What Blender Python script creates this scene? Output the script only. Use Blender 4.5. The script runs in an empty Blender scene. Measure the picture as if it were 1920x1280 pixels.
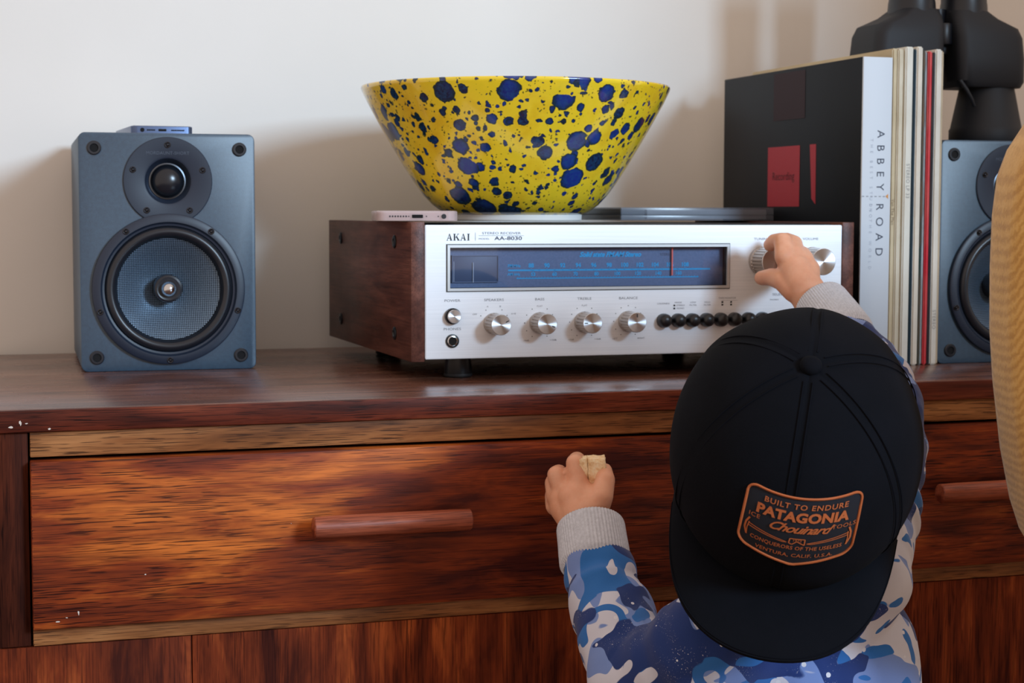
import bpy, bmesh, math, random
from mathutils import Vector, Matrix, noise

random.seed(7)
SC = bpy.context.scene
COL = SC.collection
PI = math.pi


def lin(r, g, b):
    def f(c):
        c /= 255.0
        return c / 12.92 if c <= 0.04045 else ((c + 0.055) / 1.055) ** 2.4
    return (f(r), f(g), f(b), 1.0)


# ------------------------------------------------------------------ camera
YAW, PITCH, ROLL, FPX = 0.3161, 0.0745, 0.0028, 3237.5
fw = Vector((math.sin(YAW) * math.cos(PITCH), math.cos(YAW) * math.cos(PITCH), -math.sin(PITCH)))
rt = Vector((math.cos(YAW), -math.sin(YAW), 0))
up = rt.cross(fw)
rt2 = rt * math.cos(ROLL) + up * math.sin(ROLL)
up2 = -rt * math.sin(ROLL) + up * math.cos(ROLL)
cam_d = bpy.data.cameras.new('camera')
cam = bpy.data.objects.new('camera', cam_d)
COL.objects.link(cam)
cam.matrix_world = Matrix(((rt2.x, up2.x, -fw.x, -0.3898), (rt2.y, up2.y, -fw.y, -1.3606),
                           (rt2.z, up2.z, -fw.z, 0.9508), (0, 0, 0, 1)))
cam_d.sensor_width = 36.0
cam_d.lens = FPX / 1920 * 36.0
cam_d.clip_start = 0.05
cam_d.dof.use_dof = True
cam_d.dof.focus_distance = 1.30
cam_d.dof.aperture_fstop = 15.0
SC.camera = cam

# ------------------------------------------------------------------ light
SC.view_settings.view_transform = 'Standard'
SC.view_settings.look = 'None'
SC.view_settings.gamma = 1.0
SC.view_settings.use_curve_mapping = False
SC.view_settings.exposure = 0.36
world = bpy.data.worlds.new('room_ambience')
SC.world = world
world.use_nodes = True
bgn = world.node_tree.nodes['Background']
bgn.inputs[0].default_value = (1.0, 0.80, 0.68, 1)
bgn.inputs[1].default_value = 0.66
ld = bpy.data.lights.new('window_daylight', 'AREA')
ld.shape = 'RECTANGLE'
ld.size = 0.85
ld.size_y = 0.95
ld.energy = 140
ld.color = (0.56, 0.78, 1.0)
lo = bpy.data.objects.new('window_daylight', ld)
COL.objects.link(lo)
LPOS = Vector((1.78, -3.50, 2.12))
LAIM = Vector((1.78, 0.30, 2.12))
lo.location = LPOS
lo.rotation_euler = (LAIM - LPOS).to_track_quat('-Z', 'Y').to_euler()


# ------------------------------------------------------------------ node helpers
def new_mat(name):
    m = bpy.data.materials.new(name)
    m.use_nodes = True
    nt = m.node_tree
    return m, nt, nt.nodes['Principled BSDF']


def P(name, col, rough=0.5, metal=0.0, **kw):
    m, nt, b = new_mat(name)
    b.inputs['Base Color'].default_value = col if len(col) == 4 else (*col, 1)
    b.inputs['Roughness'].default_value = rough
    b.inputs['Metallic'].default_value = metal
    for k, v in kw.items():
        b.inputs[k.replace('_', ' ')].default_value = v
    return m


class N:
    """tiny node-graph helper"""
    def __init__(s, nt):
        s.nt = nt

    def n(s, typ, ins=None, **props):
        nd = s.nt.nodes.new(typ)
        for k, v in props.items():
            setattr(nd, k, v)
        for k, v in (ins or {}).items():
            sk = nd.inputs[k]
            if isinstance(v, bpy.types.NodeSocket):
                s.nt.links.new(v, sk)
            else:
                sk.default_value = v
        return nd

    def math(s, op, a, b=0.0, c=None, clamp=False):
        ins = {0: a, 1: b}
        if c is not None:
            ins[2] = c
        return s.n('ShaderNodeMath', ins, operation=op, use_clamp=clamp).outputs[0]

    def mix(s, f, a, b, blend='MIX'):
        nd = s.n('ShaderNodeMix', data_type='RGBA', blend_type=blend)
        for k, v in ((0, f), (6, a), (7, b)):
            if isinstance(v, bpy.types.NodeSocket):
                s.nt.links.new(v, nd.inputs[k])
            else:
                nd.inputs[k].default_value = v
        return nd.outputs[2]

    def obj(s, scale=(1, 1, 1), loc=(0, 0, 0), rot=(0, 0, 0)):
        tc = s.n('ShaderNodeTexCoord')
        mp = s.n('ShaderNodeMapping', {'Vector': tc.outputs['Object'], 'Scale': scale,
                                       'Location': loc, 'Rotation': rot})
        return mp.outputs[0]

    def noise(s, vec, scale, detail=4, rough=0.55, dist=0.0):
        return s.n('ShaderNodeTexNoise', {'Vector': vec, 'Scale': scale, 'Detail': detail,
                                          'Roughness': rough, 'Distortion': dist}).outputs[0]

    def ramp(s, fac, stops, interp='LINEAR'):
        nd = s.n('ShaderNodeValToRGB', {0: fac})
        cr = nd.color_ramp
        cr.interpolation = interp
        while len(cr.elements) < len(stops):
            cr.elements.new(0.5)
        for e, (p, c) in zip(cr.elements, stops):
            e.position = p
            e.color = c if len(c) == 4 else (*c, 1)
        return nd.outputs[0]

    def step(s, v, lo_, hi_):
        nd = s.n('ShaderNodeMapRange', {0: v, 1: lo_, 2: hi_, 3: 0.0, 4: 1.0}, clamp=True)
        return nd.outputs[0]

    def bump(s, h, strength, dist=0.001):
        return s.n('ShaderNodeBump', {'Height': h, 'Strength': strength, 'Distance': dist}).outputs[0]


def wood(name, dark, mid, light, axis='x', rough=0.38, seed=0.0, streak=1.0, pore=0.75, coat=0.0, figure=0.2, spec=0.2):
    m, nt, b = new_mat(name)
    g = N(nt)
    k = {'x': (1, 1, 1), 'z': (1, 1, 1), 'y': (1, 1, 1)}[axis]
    st = {'x': (1.6, 22, 22), 'z': (22, 22, 1.6), 'y': (22, 1.6, 22)}[axis]
    fg = {'x': (3.2, 10, 10), 'z': (10, 10, 3.2), 'y': (10, 3.2, 10)}[axis]
    po = {'x': (32, 1050, 1050), 'z': (1050, 1050, 32), 'y': (1050, 32, 1050)}[axis]
    pa = {'x': (9, 48, 48), 'z': (48, 48, 9), 'y': (48, 9, 48)}[axis]
    fb = {'x': (9, 500, 500), 'z': (500, 500, 9), 'y': (500, 9, 500)}[axis]
    L = (seed * 1.7, seed * 0.9, seed * 2.3)
    streaks = g.noise(g.obj(st, L), 2.0 * streak, 5, 0.6, 0.5)
    fig = g.noise(g.obj(fg, L), 0.7, 2, 0.5, 0.9)
    rings = g.math('SINE', g.math('MULTIPLY', fig, 30.0))
    rings = g.math('MULTIPLY_ADD', rings, 0.5, 0.5)
    rings = g.math('MULTIPLY', rings, g.step(g.noise(g.obj((2, 2, 2), L), 2.2, 2), 0.46, 0.60))
    patch = g.noise(g.obj(pa, (L[0] + 4, L[1], L[2])), 1.0, 4, 0.6, 0.6)
    v = g.math('ADD', g.math('MULTIPLY', streaks, 1.0 - figure), g.math('MULTIPLY', rings, figure * 0.8))
    v = g.math('ADD', v, g.math('MULTIPLY', g.math('SUBTRACT', patch, 0.5), 0.85))
    col = g.ramp(v, [(0.20, dark), (0.43, mid), (0.70, light)])
    fine = g.noise(g.obj(fb, L), 1.0, 2, 0.6)
    col = g.mix(g.math('MULTIPLY', g.step(fine, 0.45, 0.70), 0.45), col, dark)
    pores = g.step(g.noise(g.obj(po, L), 1.0, 1.0, 0.5, 0.15), 0.565, 0.615)
    pz = g.step(g.noise(g.obj(fg, L), 1.6, 2), 0.35, 0.6)
    pores = g.math('MULTIPLY', pores, g.math('MULTIPLY_ADD', pz, 0.7, 0.3))
    col = g.mix(g.math('MULTIPLY', pores, pore), col, (dark[0] * 0.28, dark[1] * 0.30, dark[2] * 0.45, 1))
    nt.links.new(col, b.inputs['Base Color'])
    rv = g.math('MULTIPLY_ADD', g.noise(g.obj((6, 6, 6), L), 3.0, 3), 0.18, rough - 0.09)
    nt.links.new(rv, b.inputs['Roughness'])
    b.inputs['Coat Weight'].default_value = coat
    b.inputs['Coat Roughness'].default_value = 0.25
    h = g.math('ADD', g.math('MULTIPLY', pores, -1.0), g.math('MULTIPLY', fine, -0.35))
    b.inputs['Specular IOR Level'].default_value = spec
    nt.links.new(g.bump(h, 0.22, 0.0003), b.inputs['Normal'])
    return m


# ------------------------------------------------------------------ mesh helpers
def obj(name, me, mat, parent=None, smooth=None, mw=None):
    o = bpy.data.objects.new(name, me)
    COL.objects.link(o)
    if mat is not None and not me.materials:
        me.materials.append(mat)
    if parent is not None:
        o.parent = parent
    if mw is not None:
        o.matrix_local = mw
    if smooth is not None:
        for p in me.polygons:
            p.use_smooth = True
        if smooth < 180:
            me.set_sharp_from_angle(angle=math.radians(smooth))
    return o


def mk(name, vs, fs, mat, parent=None, smooth=None, mw=None):
    me = bpy.data.meshes.new(name)
    me.from_pydata([tuple(v) for v in vs], [], fs)
    me.update()
    return obj(name, me, mat, parent, smooth, mw)


def bm_obj(name, bm, mat, parent=None, smooth=None, mw=None):
    bmesh.ops.recalc_face_normals(bm, faces=bm.faces[:])
    me = bpy.data.meshes.new(name)
    bm.to_mesh(me)
    bm.free()
    return obj(name, me, mat, parent, smooth, mw)


def bx(bm, x0, x1, y0, y1, z0, z1):
    r = bmesh.ops.create_cube(bm, size=1.0, matrix=Matrix.Translation(((x0 + x1) / 2, (y0 + y1) / 2, (z0 + z1) / 2))
                              @ Matrix.Diagonal((x1 - x0, y1 - y0, z1 - z0, 1)))
    return r['verts']


def box(name, x0, x1, y0, y1, z0, z1, mat, parent=None, bev=0.0, seg=2, mw=None):
    bm = bmesh.new()
    bx(bm, x0, x1, y0, y1, z0, z1)
    if bev > 0:
        bmesh.ops.bevel(bm, geom=bm.edges[:], offset=bev, segments=seg, profile=0.5, affect='EDGES')
    return bm_obj(name, bm, mat, parent, 40 if bev > 0 else None, mw)


def rrect(w, h, r, n=6, cx=0.0, cy=0.0):
    """rounded rectangle outline (counter-clockwise)"""
    pts = []
    for k, (sx, sy) in enumerate(((1, 1), (-1, 1), (-1, -1), (1, -1))):
        for i in range(n + 1):
            a = (k + i / n) * PI / 2
            pts.append((cx + sx * (w / 2 - r) + r * math.cos(a), cy + sy * (h / 2 - r) + r * math.sin(a)))
    return pts


def extrude_y(pts, y0, y1, bev=0.0):
    """outline in x,z extruded along y, front (y0) edge chamfered by bev"""
    n = len(pts)
    cx = sum(p[0] for p in pts) / n
    cz = sum(p[1] for p in pts) / n
    rings = []

    def ring(y, d):
        out = []
        for i, (x, z) in enumerate(pts):
            a = Vector(pts[i - 1])
            b = Vector(pts[(i + 1) % n])
            t = (b - a).normalized()
            nx, nz = -t.y, t.x
            out.append((x + nx * d, y, z + nz * d))
        return out
    if bev > 0:
        rings = [ring(y0, bev), ring(y0 + bev * 0.3, bev * 0.3), ring(y0 + bev, 0), ring(y1, 0)]
    else:
        rings = [ring(y0, 0), ring(y1, 0)]
    vs = [v for r in rings for v in r]
    fs = []
    for k in range(len(rings) - 1):
        for i in range(n):
            j = (i + 1) % n
            fs.append((k * n + i, k * n + j, (k + 1) * n + j, (k + 1) * n + i))
    fs.append(tuple(range(n))[::-1])
    fs.append(tuple(range((len(rings) - 1) * n, len(rings) * n)))
    bm = bmesh.new()
    bv = [bm.verts.new(v) for v in vs]
    for f in fs:
        bm.faces.new([bv[i] for i in f])
    bmesh.ops.recalc_face_normals(bm, faces=bm.faces[:])
    return bm


def lathe(prof, n=48, close=False):
    """profile of (radius, height) turned around +Z"""
    vs, fs, idx = [], [], []
    for r, h in prof:
        if r < 1e-7:
            idx.append([len(vs)])
            vs.append((0, 0, h))
        else:
            idx.append(list(range(len(vs), len(vs) + n)))
            vs += [(r * math.cos(2 * PI * i / n), r * math.sin(2 * PI * i / n), h) for i in range(n)]
    pairs = list(zip(idx[:-1], idx[1:])) + ([(idx[-1], idx[0])] if close else [])
    for a, b in pairs:
        for i in range(n):
            j = (i + 1) % n
            if len(a) == 1 and len(b) == 1:
                continue
            if len(a) == 1:
                fs.append((a[0], b[j], b[i]))
            elif len(b) == 1:
                fs.append((a[i], a[j], b[0]))
            else:
                fs.append((a[i], a[j], b[j], b[i]))
    return vs, fs


# +Z of the turned part looks along -Y (towards the room)
FACE = Matrix(((1, 0, 0, 0), (0, 0, -1, 0), (0, 1, 0, 0), (0, 0, 0, 1)))


def turned(name, prof, mat, parent, at=(0, 0, 0), n=48, face=True, smooth=35, close=False, extra=None):
    vs, fs = lathe(prof, n, close)
    mw = Matrix.Translation(at) @ (FACE if face else Matrix.Identity(4))
    if extra is not None:
        mw = mw @ extra
    return mk(name, vs, fs, mat, parent, smooth, mw)


def tube_geo(pts, rad, n=8, cap=True, closed=False):
    pts = [Vector(p) for p in pts]
    m = len(pts)
    vs, fs = [], []
    prev = None
    for i, p in enumerate(pts):
        if closed:
            t = (pts[(i + 1) % m] - pts[i - 1]).normalized()
        else:
            t = (pts[min(i + 1, m - 1)] - pts[max(i - 1, 0)]).normalized()
        if prev is None:
            a = Vector((0, 0, 1)) if abs(t.z) < 0.9 else Vector((1, 0, 0))
            u = t.cross(a).normalized()
        else:
            u = (prev - t * prev.dot(t)).normalized()
        prev = u
        w = t.cross(u)
        r = rad[i] if isinstance(rad, (list, tuple)) else rad
        vs += [p + (u * math.cos(2 * PI * k / n) + w * math.sin(2 * PI * k / n)) * r for k in range(n)]
    for i in range(m if closed else m - 1):
        i2 = (i + 1) % m
        for k in range(n):
            k2 = (k + 1) % n
            fs.append((i * n + k, i * n + k2, i2 * n + k2, i2 * n + k))
    if cap and not closed:
        fs.append(tuple(range(n))[::-1])
        fs.append(tuple(range((m - 1) * n, m * n)))
    return vs, fs


def tube(name, pts, rad, mat, parent=None, n=8, closed=False, mw=None):
    vs, fs = tube_geo(pts, rad, n, True, closed)
    return mk(name, vs, fs, mat, parent, 60, mw)


def evaluated(me, mods):
    """apply modifiers to a mesh and return the result"""
    o = bpy.data.objects.new('tmp', me)
    COL.objects.link(o)
    extra = mods(o) or []
    bpy.context.view_layer.update()
    dg = bpy.context.evaluated_depsgraph_get()
    out = bpy.data.meshes.new_from_object(o.evaluated_get(dg))
    bpy.data.objects.remove(o)
    for e in extra:
        bpy.data.objects.remove(e)
    return out


def cut(me, cutter_bm):
    cm = bpy.data.meshes.new('cutter')
    bmesh.ops.recalc_face_normals(cutter_bm, faces=cutter_bm.faces[:])
    cutter_bm.to_mesh(cm)
    cutter_bm.free()

    def mods(o):
        c = bpy.data.objects.new('cutter', cm)
        COL.objects.link(c)
        md = o.modifiers.new('b', 'BOOLEAN')
        md.operation = 'DIFFERENCE'
        md.solver = 'EXACT'
        md.object = c
        return [c]
    return evaluated(me, mods)


def cyl_y(bm, x, z, r, y0, y1, n=64):
    bmesh.ops.create_cone(bm, cap_ends=True, segments=n, radius1=r, radius2=r, depth=y1 - y0,
                          matrix=Matrix.Translation((x, (y0 + y1) / 2, z)) @ Matrix.Rotation(PI / 2, 4, 'X'))


# lettering ---------------------------------------------------------------
def text_geo(s, size, align='CENTER', shear=0.0, bold=0.0, space=1.0, stretch=1.0):
    cu = bpy.data.curves.new('t', 'FONT')
    cu.body = s
    cu.size = size
    cu.align_x = align
    cu.align_y = 'CENTER'
    cu.shear = shear
    cu.offset = bold
    cu.space_character = space
    cu.resolution_u = 3
    o = bpy.data.objects.new('t', cu)
    COL.objects.link(o)
    bpy.context.view_layer.update()
    dg = bpy.context.evaluated_depsgraph_get()
    me = bpy.data.meshes.new_from_object(o.evaluated_get(dg))
    bpy.data.objects.remove(o)
    bpy.data.curves.remove(cu)
    vs = [(v.co.x * stretch, v.co.y) for v in me.vertices]
    fs = [tuple(p.vertices) for p in me.polygons]
    bpy.data.meshes.remove(me)
    return vs, fs


class Print:
    """flat print collected into one part"""
    def __init__(s):
        s.vs, s.fs = [], []

    def add(s, vs, fs):
        k = len(s.vs)
        s.vs += vs
        s.fs += [tuple(i + k for i in f) for f in fs]

    def text(s, body, x, z, size, y=0.0, **kw):
        vs, fs = text_geo(body, size, **kw)
        s.add([(x + a, y, z + b) for a, b in vs], fs)

    def rect(s, x0, x1, z0, z1, y=0.0):
        s.add([(x0, y, z0), (x1, y, z0), (x1, y, z1), (x0, y, z1)], [(0, 1, 2, 3)])

    def dot(s, x, z, r, y=0.0):
        s.add([(x + r * math.cos(i * PI / 5), y, z + r * math.sin(i * PI / 5)) for i in range(10)], [tuple(range(10))])

    def build(s, name, mat, parent):
        return mk(name, s.vs, s.fs, mat, parent)


def thing(name, label, cat, loc=(0, 0, 0), rotz=0.0, group=None):
    o = bpy.data.objects.new(name, None)
    COL.objects.link(o)
    o.empty_display_size = 0.05
    o.location = loc
    o.rotation_euler = (0, 0, rotz)
    tag(o, label, cat, group)
    return o


def tag(o, label=None, cat=None, group=None, kind=None):
    for k, v in (('label', label), ('category', cat), ('group', group), ('kind', kind)):
        if v:
            o[k] = v
    return o


def dup(root, loc):
    r = root.copy()
    COL.objects.link(r)
    r.location = loc
    for ch in list(root.children):
        c = ch.copy()
        COL.objects.link(c)
        c.parent = r
        for gc in ch.children:
            d = gc.copy()
            COL.objects.link(d)
            d.parent = c
    return r


# organic surfaces ---------------------------------------------------------
def chain(bm, pts):
    for i, p in enumerate(pts):
        c = Vector(p[:3])
        bmesh.ops.create_icosphere(bm, subdivisions=3, radius=p[3], matrix=Matrix.Translation(c))
        if i:
            q = pts[i - 1]
            a = Vector(q[:3])
            d = c - a
            if d.length < 1e-5:
                continue
            rot = d.to_track_quat('Z', 'Y').to_matrix().to_4x4()
            bmesh.ops.create_cone(bm, cap_ends=True, segments=28, radius1=q[3], radius2=p[3], depth=d.length,
                                  matrix=Matrix.Translation((a + c) / 2) @ rot)


def blob(bm, center, axes, basis=Matrix.Identity(3)):
    bmesh.ops.create_icosphere(bm, subdivisions=4, radius=1.0,
                               matrix=Matrix.Translation(center) @ basis.to_4x4() @ Matrix.Diagonal((*axes, 1)))


def remesh(bm, voxel, smooth_it, fac=0.5):
    me = bpy.data.meshes.new('raw')
    bm.to_mesh(me)
    bm.free()

    def mods(o):
        r = o.modifiers.new('r', 'REMESH')
        r.mode = 'VOXEL'
        r.voxel_size = voxel
        s = o.modifiers.new('s', 'SMOOTH')
        s.factor = fac
        s.iterations = smooth_it
    return evaluated(me, mods)


# ------------------------------------------------------------------ materials
def wall_mat():
    m, nt, b = new_mat('cream_plaster')
    g = N(nt)
    n1 = g.noise(g.obj(), 2.2, 4, 0.6)
    col = g.ramp(n1, [(0.3, lin(226, 223, 217)), (0.7, lin(233, 230, 225))])
    nt.links.new(col, b.inputs['Base Color'])
    b.inputs['Roughness'].default_value = 0.85
    h = g.noise(g.obj(), 160, 4, 0.6)
    nt.links.new(g.bump(h, 0.12, 0.001), b.inputs['Normal'])
    return m


M_WALL = wall_mat()
M_FLOOR = wood('floor_boards', lin(70, 45, 30), lin(105, 72, 48), lin(130, 95, 66), 'x', 0.45, 3)
M_DRAWER = wood('varnished_oak_drawer', lin(70, 26, 20), lin(136, 58, 26), lin(206, 112, 46), 'x', 0.46, 1.3, 1.0, 0.85, 0.0, 0.35)
M_TOPW = wood('worn_oak_top', lin(74, 46, 36), lin(112, 72, 56), lin(142, 100, 80), 'x', 0.27, 2.1, 1.0, 0.5, 0.2, 0.25, 0.5)
M_EDGE = wood('oak_edge', lin(58, 20, 14), lin(104, 44, 28), lin(140, 72, 46), 'x', 0.45, 5.2, 1.2, 0.8, 0.0)
M_RAIL = wood('pale_oak_rail', lin(86, 50, 28), lin(142, 90, 52), lin(176, 122, 76), 'x', 0.5, 7.7, 1.2, 0.8)
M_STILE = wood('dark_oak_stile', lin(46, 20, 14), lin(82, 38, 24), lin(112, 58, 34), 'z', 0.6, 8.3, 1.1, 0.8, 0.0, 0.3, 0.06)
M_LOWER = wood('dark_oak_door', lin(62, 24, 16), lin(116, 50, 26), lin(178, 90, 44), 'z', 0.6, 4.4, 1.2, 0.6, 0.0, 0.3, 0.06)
M_HANDLE = wood('rosewood_handle', lin(96, 40, 28), lin(166, 88, 62), lin(200, 124, 92), 'z', 0.36, 9.1, 1.6, 0.5, 0.0, 0.2, 0.4)
M_WALNUT = wood('walnut_cheek', lin(58, 32, 27), lin(96, 58, 48), lin(128, 82, 68), 'y', 0.42, 6.0, 1.0, 0.35, 0.0, 0.2)

M_BLACK = P('black_plastic', lin(18, 20, 24), 0.35)
M_MATTE = P('matte_black', lin(22, 24, 28), 0.6)
M_VOID = P('black_hole', (0.002, 0.002, 0.003), 0.9)
M_CHROME = P('chrome', lin(200, 203, 208), 0.16, 1.0)
M_INK = P('black_ink', lin(28, 32, 38), 0.6)
M_INKG = P('grey_ink', lin(128, 132, 140), 0.6)
M_WHITE = P('white_paint', lin(215, 218, 224), 0.5)


# ------------------------------------------------------------------ the room
def structure(name, bm, mat, label=None):
    o = bm_obj(name, bm, mat)
    o['kind'] = 'structure'
    if label:
        o['label'] = label
    return o


bm = bmesh.new()
bx(bm, -3.2, 3.2, 0.536, 0.64, 0.0, 2.7)
structure('wall_back', bm, M_WALL, 'cream plaster wall behind the sideboard')
bm = bmesh.new()
bx(bm, -2.4, 3.0, -3.72, 0.64, -0.06, 0.0)
structure('floor', bm, M_FLOOR, 'brown wooden floor')
bm = bmesh.new()
bx(bm, 0.950, 3.2, -0.96, -0.80, 0.0, 2.7)  # unseen partition, added to block window light from the upper right
structure('added_shade_wall', bm, M_WALL, 'cream partition added out of view to shade the right end')

# ------------------------------------------------------------------ sideboard
sb = thing('sideboard', 'low dark-stained oak sideboard with two drawers and dowel handles', 'sideboard', (0, 0, 0))
XL, XR, YB = -0.358, 0.826, 0.530
box('top', XL, XR, 0.0, YB, 0.7824, 0.8, M_TOPW, sb, 0.0016)
box('top_edging', XL, XR, -0.0035, 0.0002, 0.7824, 0.7995, M_EDGE, sb, 0.0012)
box('upper_rail', -0.3325, 0.802, 0.0, 0.02, 0.7628, 0.7822, M_RAIL, sb, 0.0008)
box('lower_rail', -0.3325, 0.802, 0.0, 0.02, 0.6160, 0.6300, M_RAIL, sb, 0.0008)
for x0, x1 in ((XL, -0.3340), (0.8035, XR)):
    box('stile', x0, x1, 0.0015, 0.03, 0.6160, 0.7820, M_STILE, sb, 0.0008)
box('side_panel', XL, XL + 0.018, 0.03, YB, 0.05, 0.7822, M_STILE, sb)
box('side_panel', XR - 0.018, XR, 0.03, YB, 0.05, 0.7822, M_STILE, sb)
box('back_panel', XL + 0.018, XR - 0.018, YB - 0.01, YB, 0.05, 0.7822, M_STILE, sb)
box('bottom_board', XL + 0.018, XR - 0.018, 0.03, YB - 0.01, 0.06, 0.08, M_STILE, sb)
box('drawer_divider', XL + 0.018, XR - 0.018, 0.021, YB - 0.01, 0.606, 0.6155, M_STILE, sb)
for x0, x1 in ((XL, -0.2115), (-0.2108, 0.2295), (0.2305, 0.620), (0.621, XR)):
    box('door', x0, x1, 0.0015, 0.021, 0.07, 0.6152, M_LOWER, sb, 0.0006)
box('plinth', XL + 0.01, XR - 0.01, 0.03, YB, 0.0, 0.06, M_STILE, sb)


def drawer(x0, x1, hx):
    d = box('drawer', x0, x1, -0.0095, 0.0165, 0.6304, 0.7604, M_DRAWER, sb, 0.0012)
    pr = [(0.0, -0.065), (0.0078, -0.065), (0.0086, -0.0642), (0.0089, -0.05), (0.0091, 0.0), (0.0089, 0.05),
          (0.0086, 0.0642), (0.0078, 0.065), (0.0, 0.065)]
    vs, fs = lathe(pr, 24)
    h = mk('handle', vs, fs, M_HANDLE, d, 35, Matrix.Translation((hx, -0.0265, 0.7015)) @ Matrix.Rotation(PI / 2, 4, 'Y'))
    for s in (-0.04, 0.04):
        vs, fs = lathe([(0, 0), (0.005, 0), (0.005, 0.014), (0, 0.014)], 16)
        mk('handle_peg', vs, fs, M_HANDLE, d, 35, Matrix.Translation((hx + s, -0.0085, 0.7015)) @ FACE)
    return d


M_CHIP = P('bare_chip', lin(206, 196, 186), 0.8)
random.seed(11)
for cx_, cz_, yy, w_, h_ in ((-0.3465, 0.7870, -0.0037, 0.0035, 0.0016), (-0.3395, 0.7905, -0.0037, 0.0016, 0.0040), (-0.3350, 0.7895, -0.0037, 0.0022, 0.0012),
                             (-0.3180, 0.7848, -0.0037, 0.0022, 0.0014), (-0.3150, 0.6362, -0.0097, 0.0030, 0.0010), (-0.2990, 0.6420, -0.0097, 0.0012, 0.0030),
                             (-0.3080, 0.6390, -0.0097, 0.0014, 0.0008), (-0.2480, 0.6690, -0.0097, 0.0014, 0.0013), (-0.1330, 0.7030, -0.0097, 0.0006, 0.0006)):
    rr_ = [0.6 + 0.8 * random.random() for _ in range(9)]
    mk('worn_chip', [(cx_ + w_ / 2 * rr_[q] * math.cos(q * 2 * PI / 9), yy, cz_ + h_ / 2 * rr_[q] * math.sin(q * 2 * PI / 9)) for q in range(9)], [tuple(range(9))], M_CHIP, sb)
drawer(-0.3328, 0.2265, -0.0535)
drawer(0.2345, 0.8010, 0.5140)

# ------------------------------------------------------------------ loudspeakers
def speaker_paint():
    m, nt, b = new_mat('slate_speaker_paint')
    g = N(nt)
    n1 = g.noise(g.obj(), 900, 3, 0.7)
    n2 = g.noise(g.obj(), 260, 3, 0.6)
    v = g.math('MULTIPLY_ADD', n2, 0.5, g.math('MULTIPLY', n1, 0.5))
    col = g.ramp(v, [(0.3, lin(30, 54, 74)), (0.7, lin(46, 76, 98))])
    nt.links.new(col, b.inputs['Base Color'])
    b.inputs['Roughness'].default_value = 0.42
    b.inputs['Specular IOR Level'].default_value = 0.85
    nt.links.new(g.bump(n1, 0.15, 0.0004), b.inputs['Normal'])
    return m


def weave():
    m, nt, b = new_mat('woven_cone')
    g = N(nt)
    tc = g.n('ShaderNodeTexCoord')
    sx = g.n('ShaderNodeSeparateXYZ', {0: tc.outputs['Object']})
    f = 2 * PI / 0.0034
    a = g.math('SINE', g.math('MULTIPLY', g.math('ADD', sx.outputs[0], sx.outputs[1]), f))
    c = g.math('SINE', g.math('MULTIPLY', g.math('SUBTRACT', sx.outputs[0], sx.outputs[1]), f))
    v = g.math('MULTIPLY', a, c)
    col = g.ramp(g.math('MULTIPLY_ADD', v, 0.5, 0.5), [(0.3, lin(8, 12, 18)), (0.75, lin(140, 166, 192))])
    nt.links.new(col, b.inputs['Base Color'])
    b.inputs['Roughness'].default_value = 0.36
    b.inputs['Metallic'].default_value = 0.55
    nt.links.new(g.bump(v, 0.5, 0.0004), b.inputs['Normal'])
    return m


M_SPK = speaker_paint()
M_WEAVE = weave()
M_PLATE = P('tweeter_plate', lin(24, 36, 54), 0.5)
M_RING = P('woofer_frame', lin(26, 37, 54), 0.42)
M_RUB = P('rubber_surround', lin(24, 28, 36), 0.32)
M_DOME = P('silk_dome', lin(20, 25, 33), 0.25)
SW, SH, SD = 0.164, 0.2245, 0.212
TZ, WZ = 0.1795, 0.0775


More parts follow.
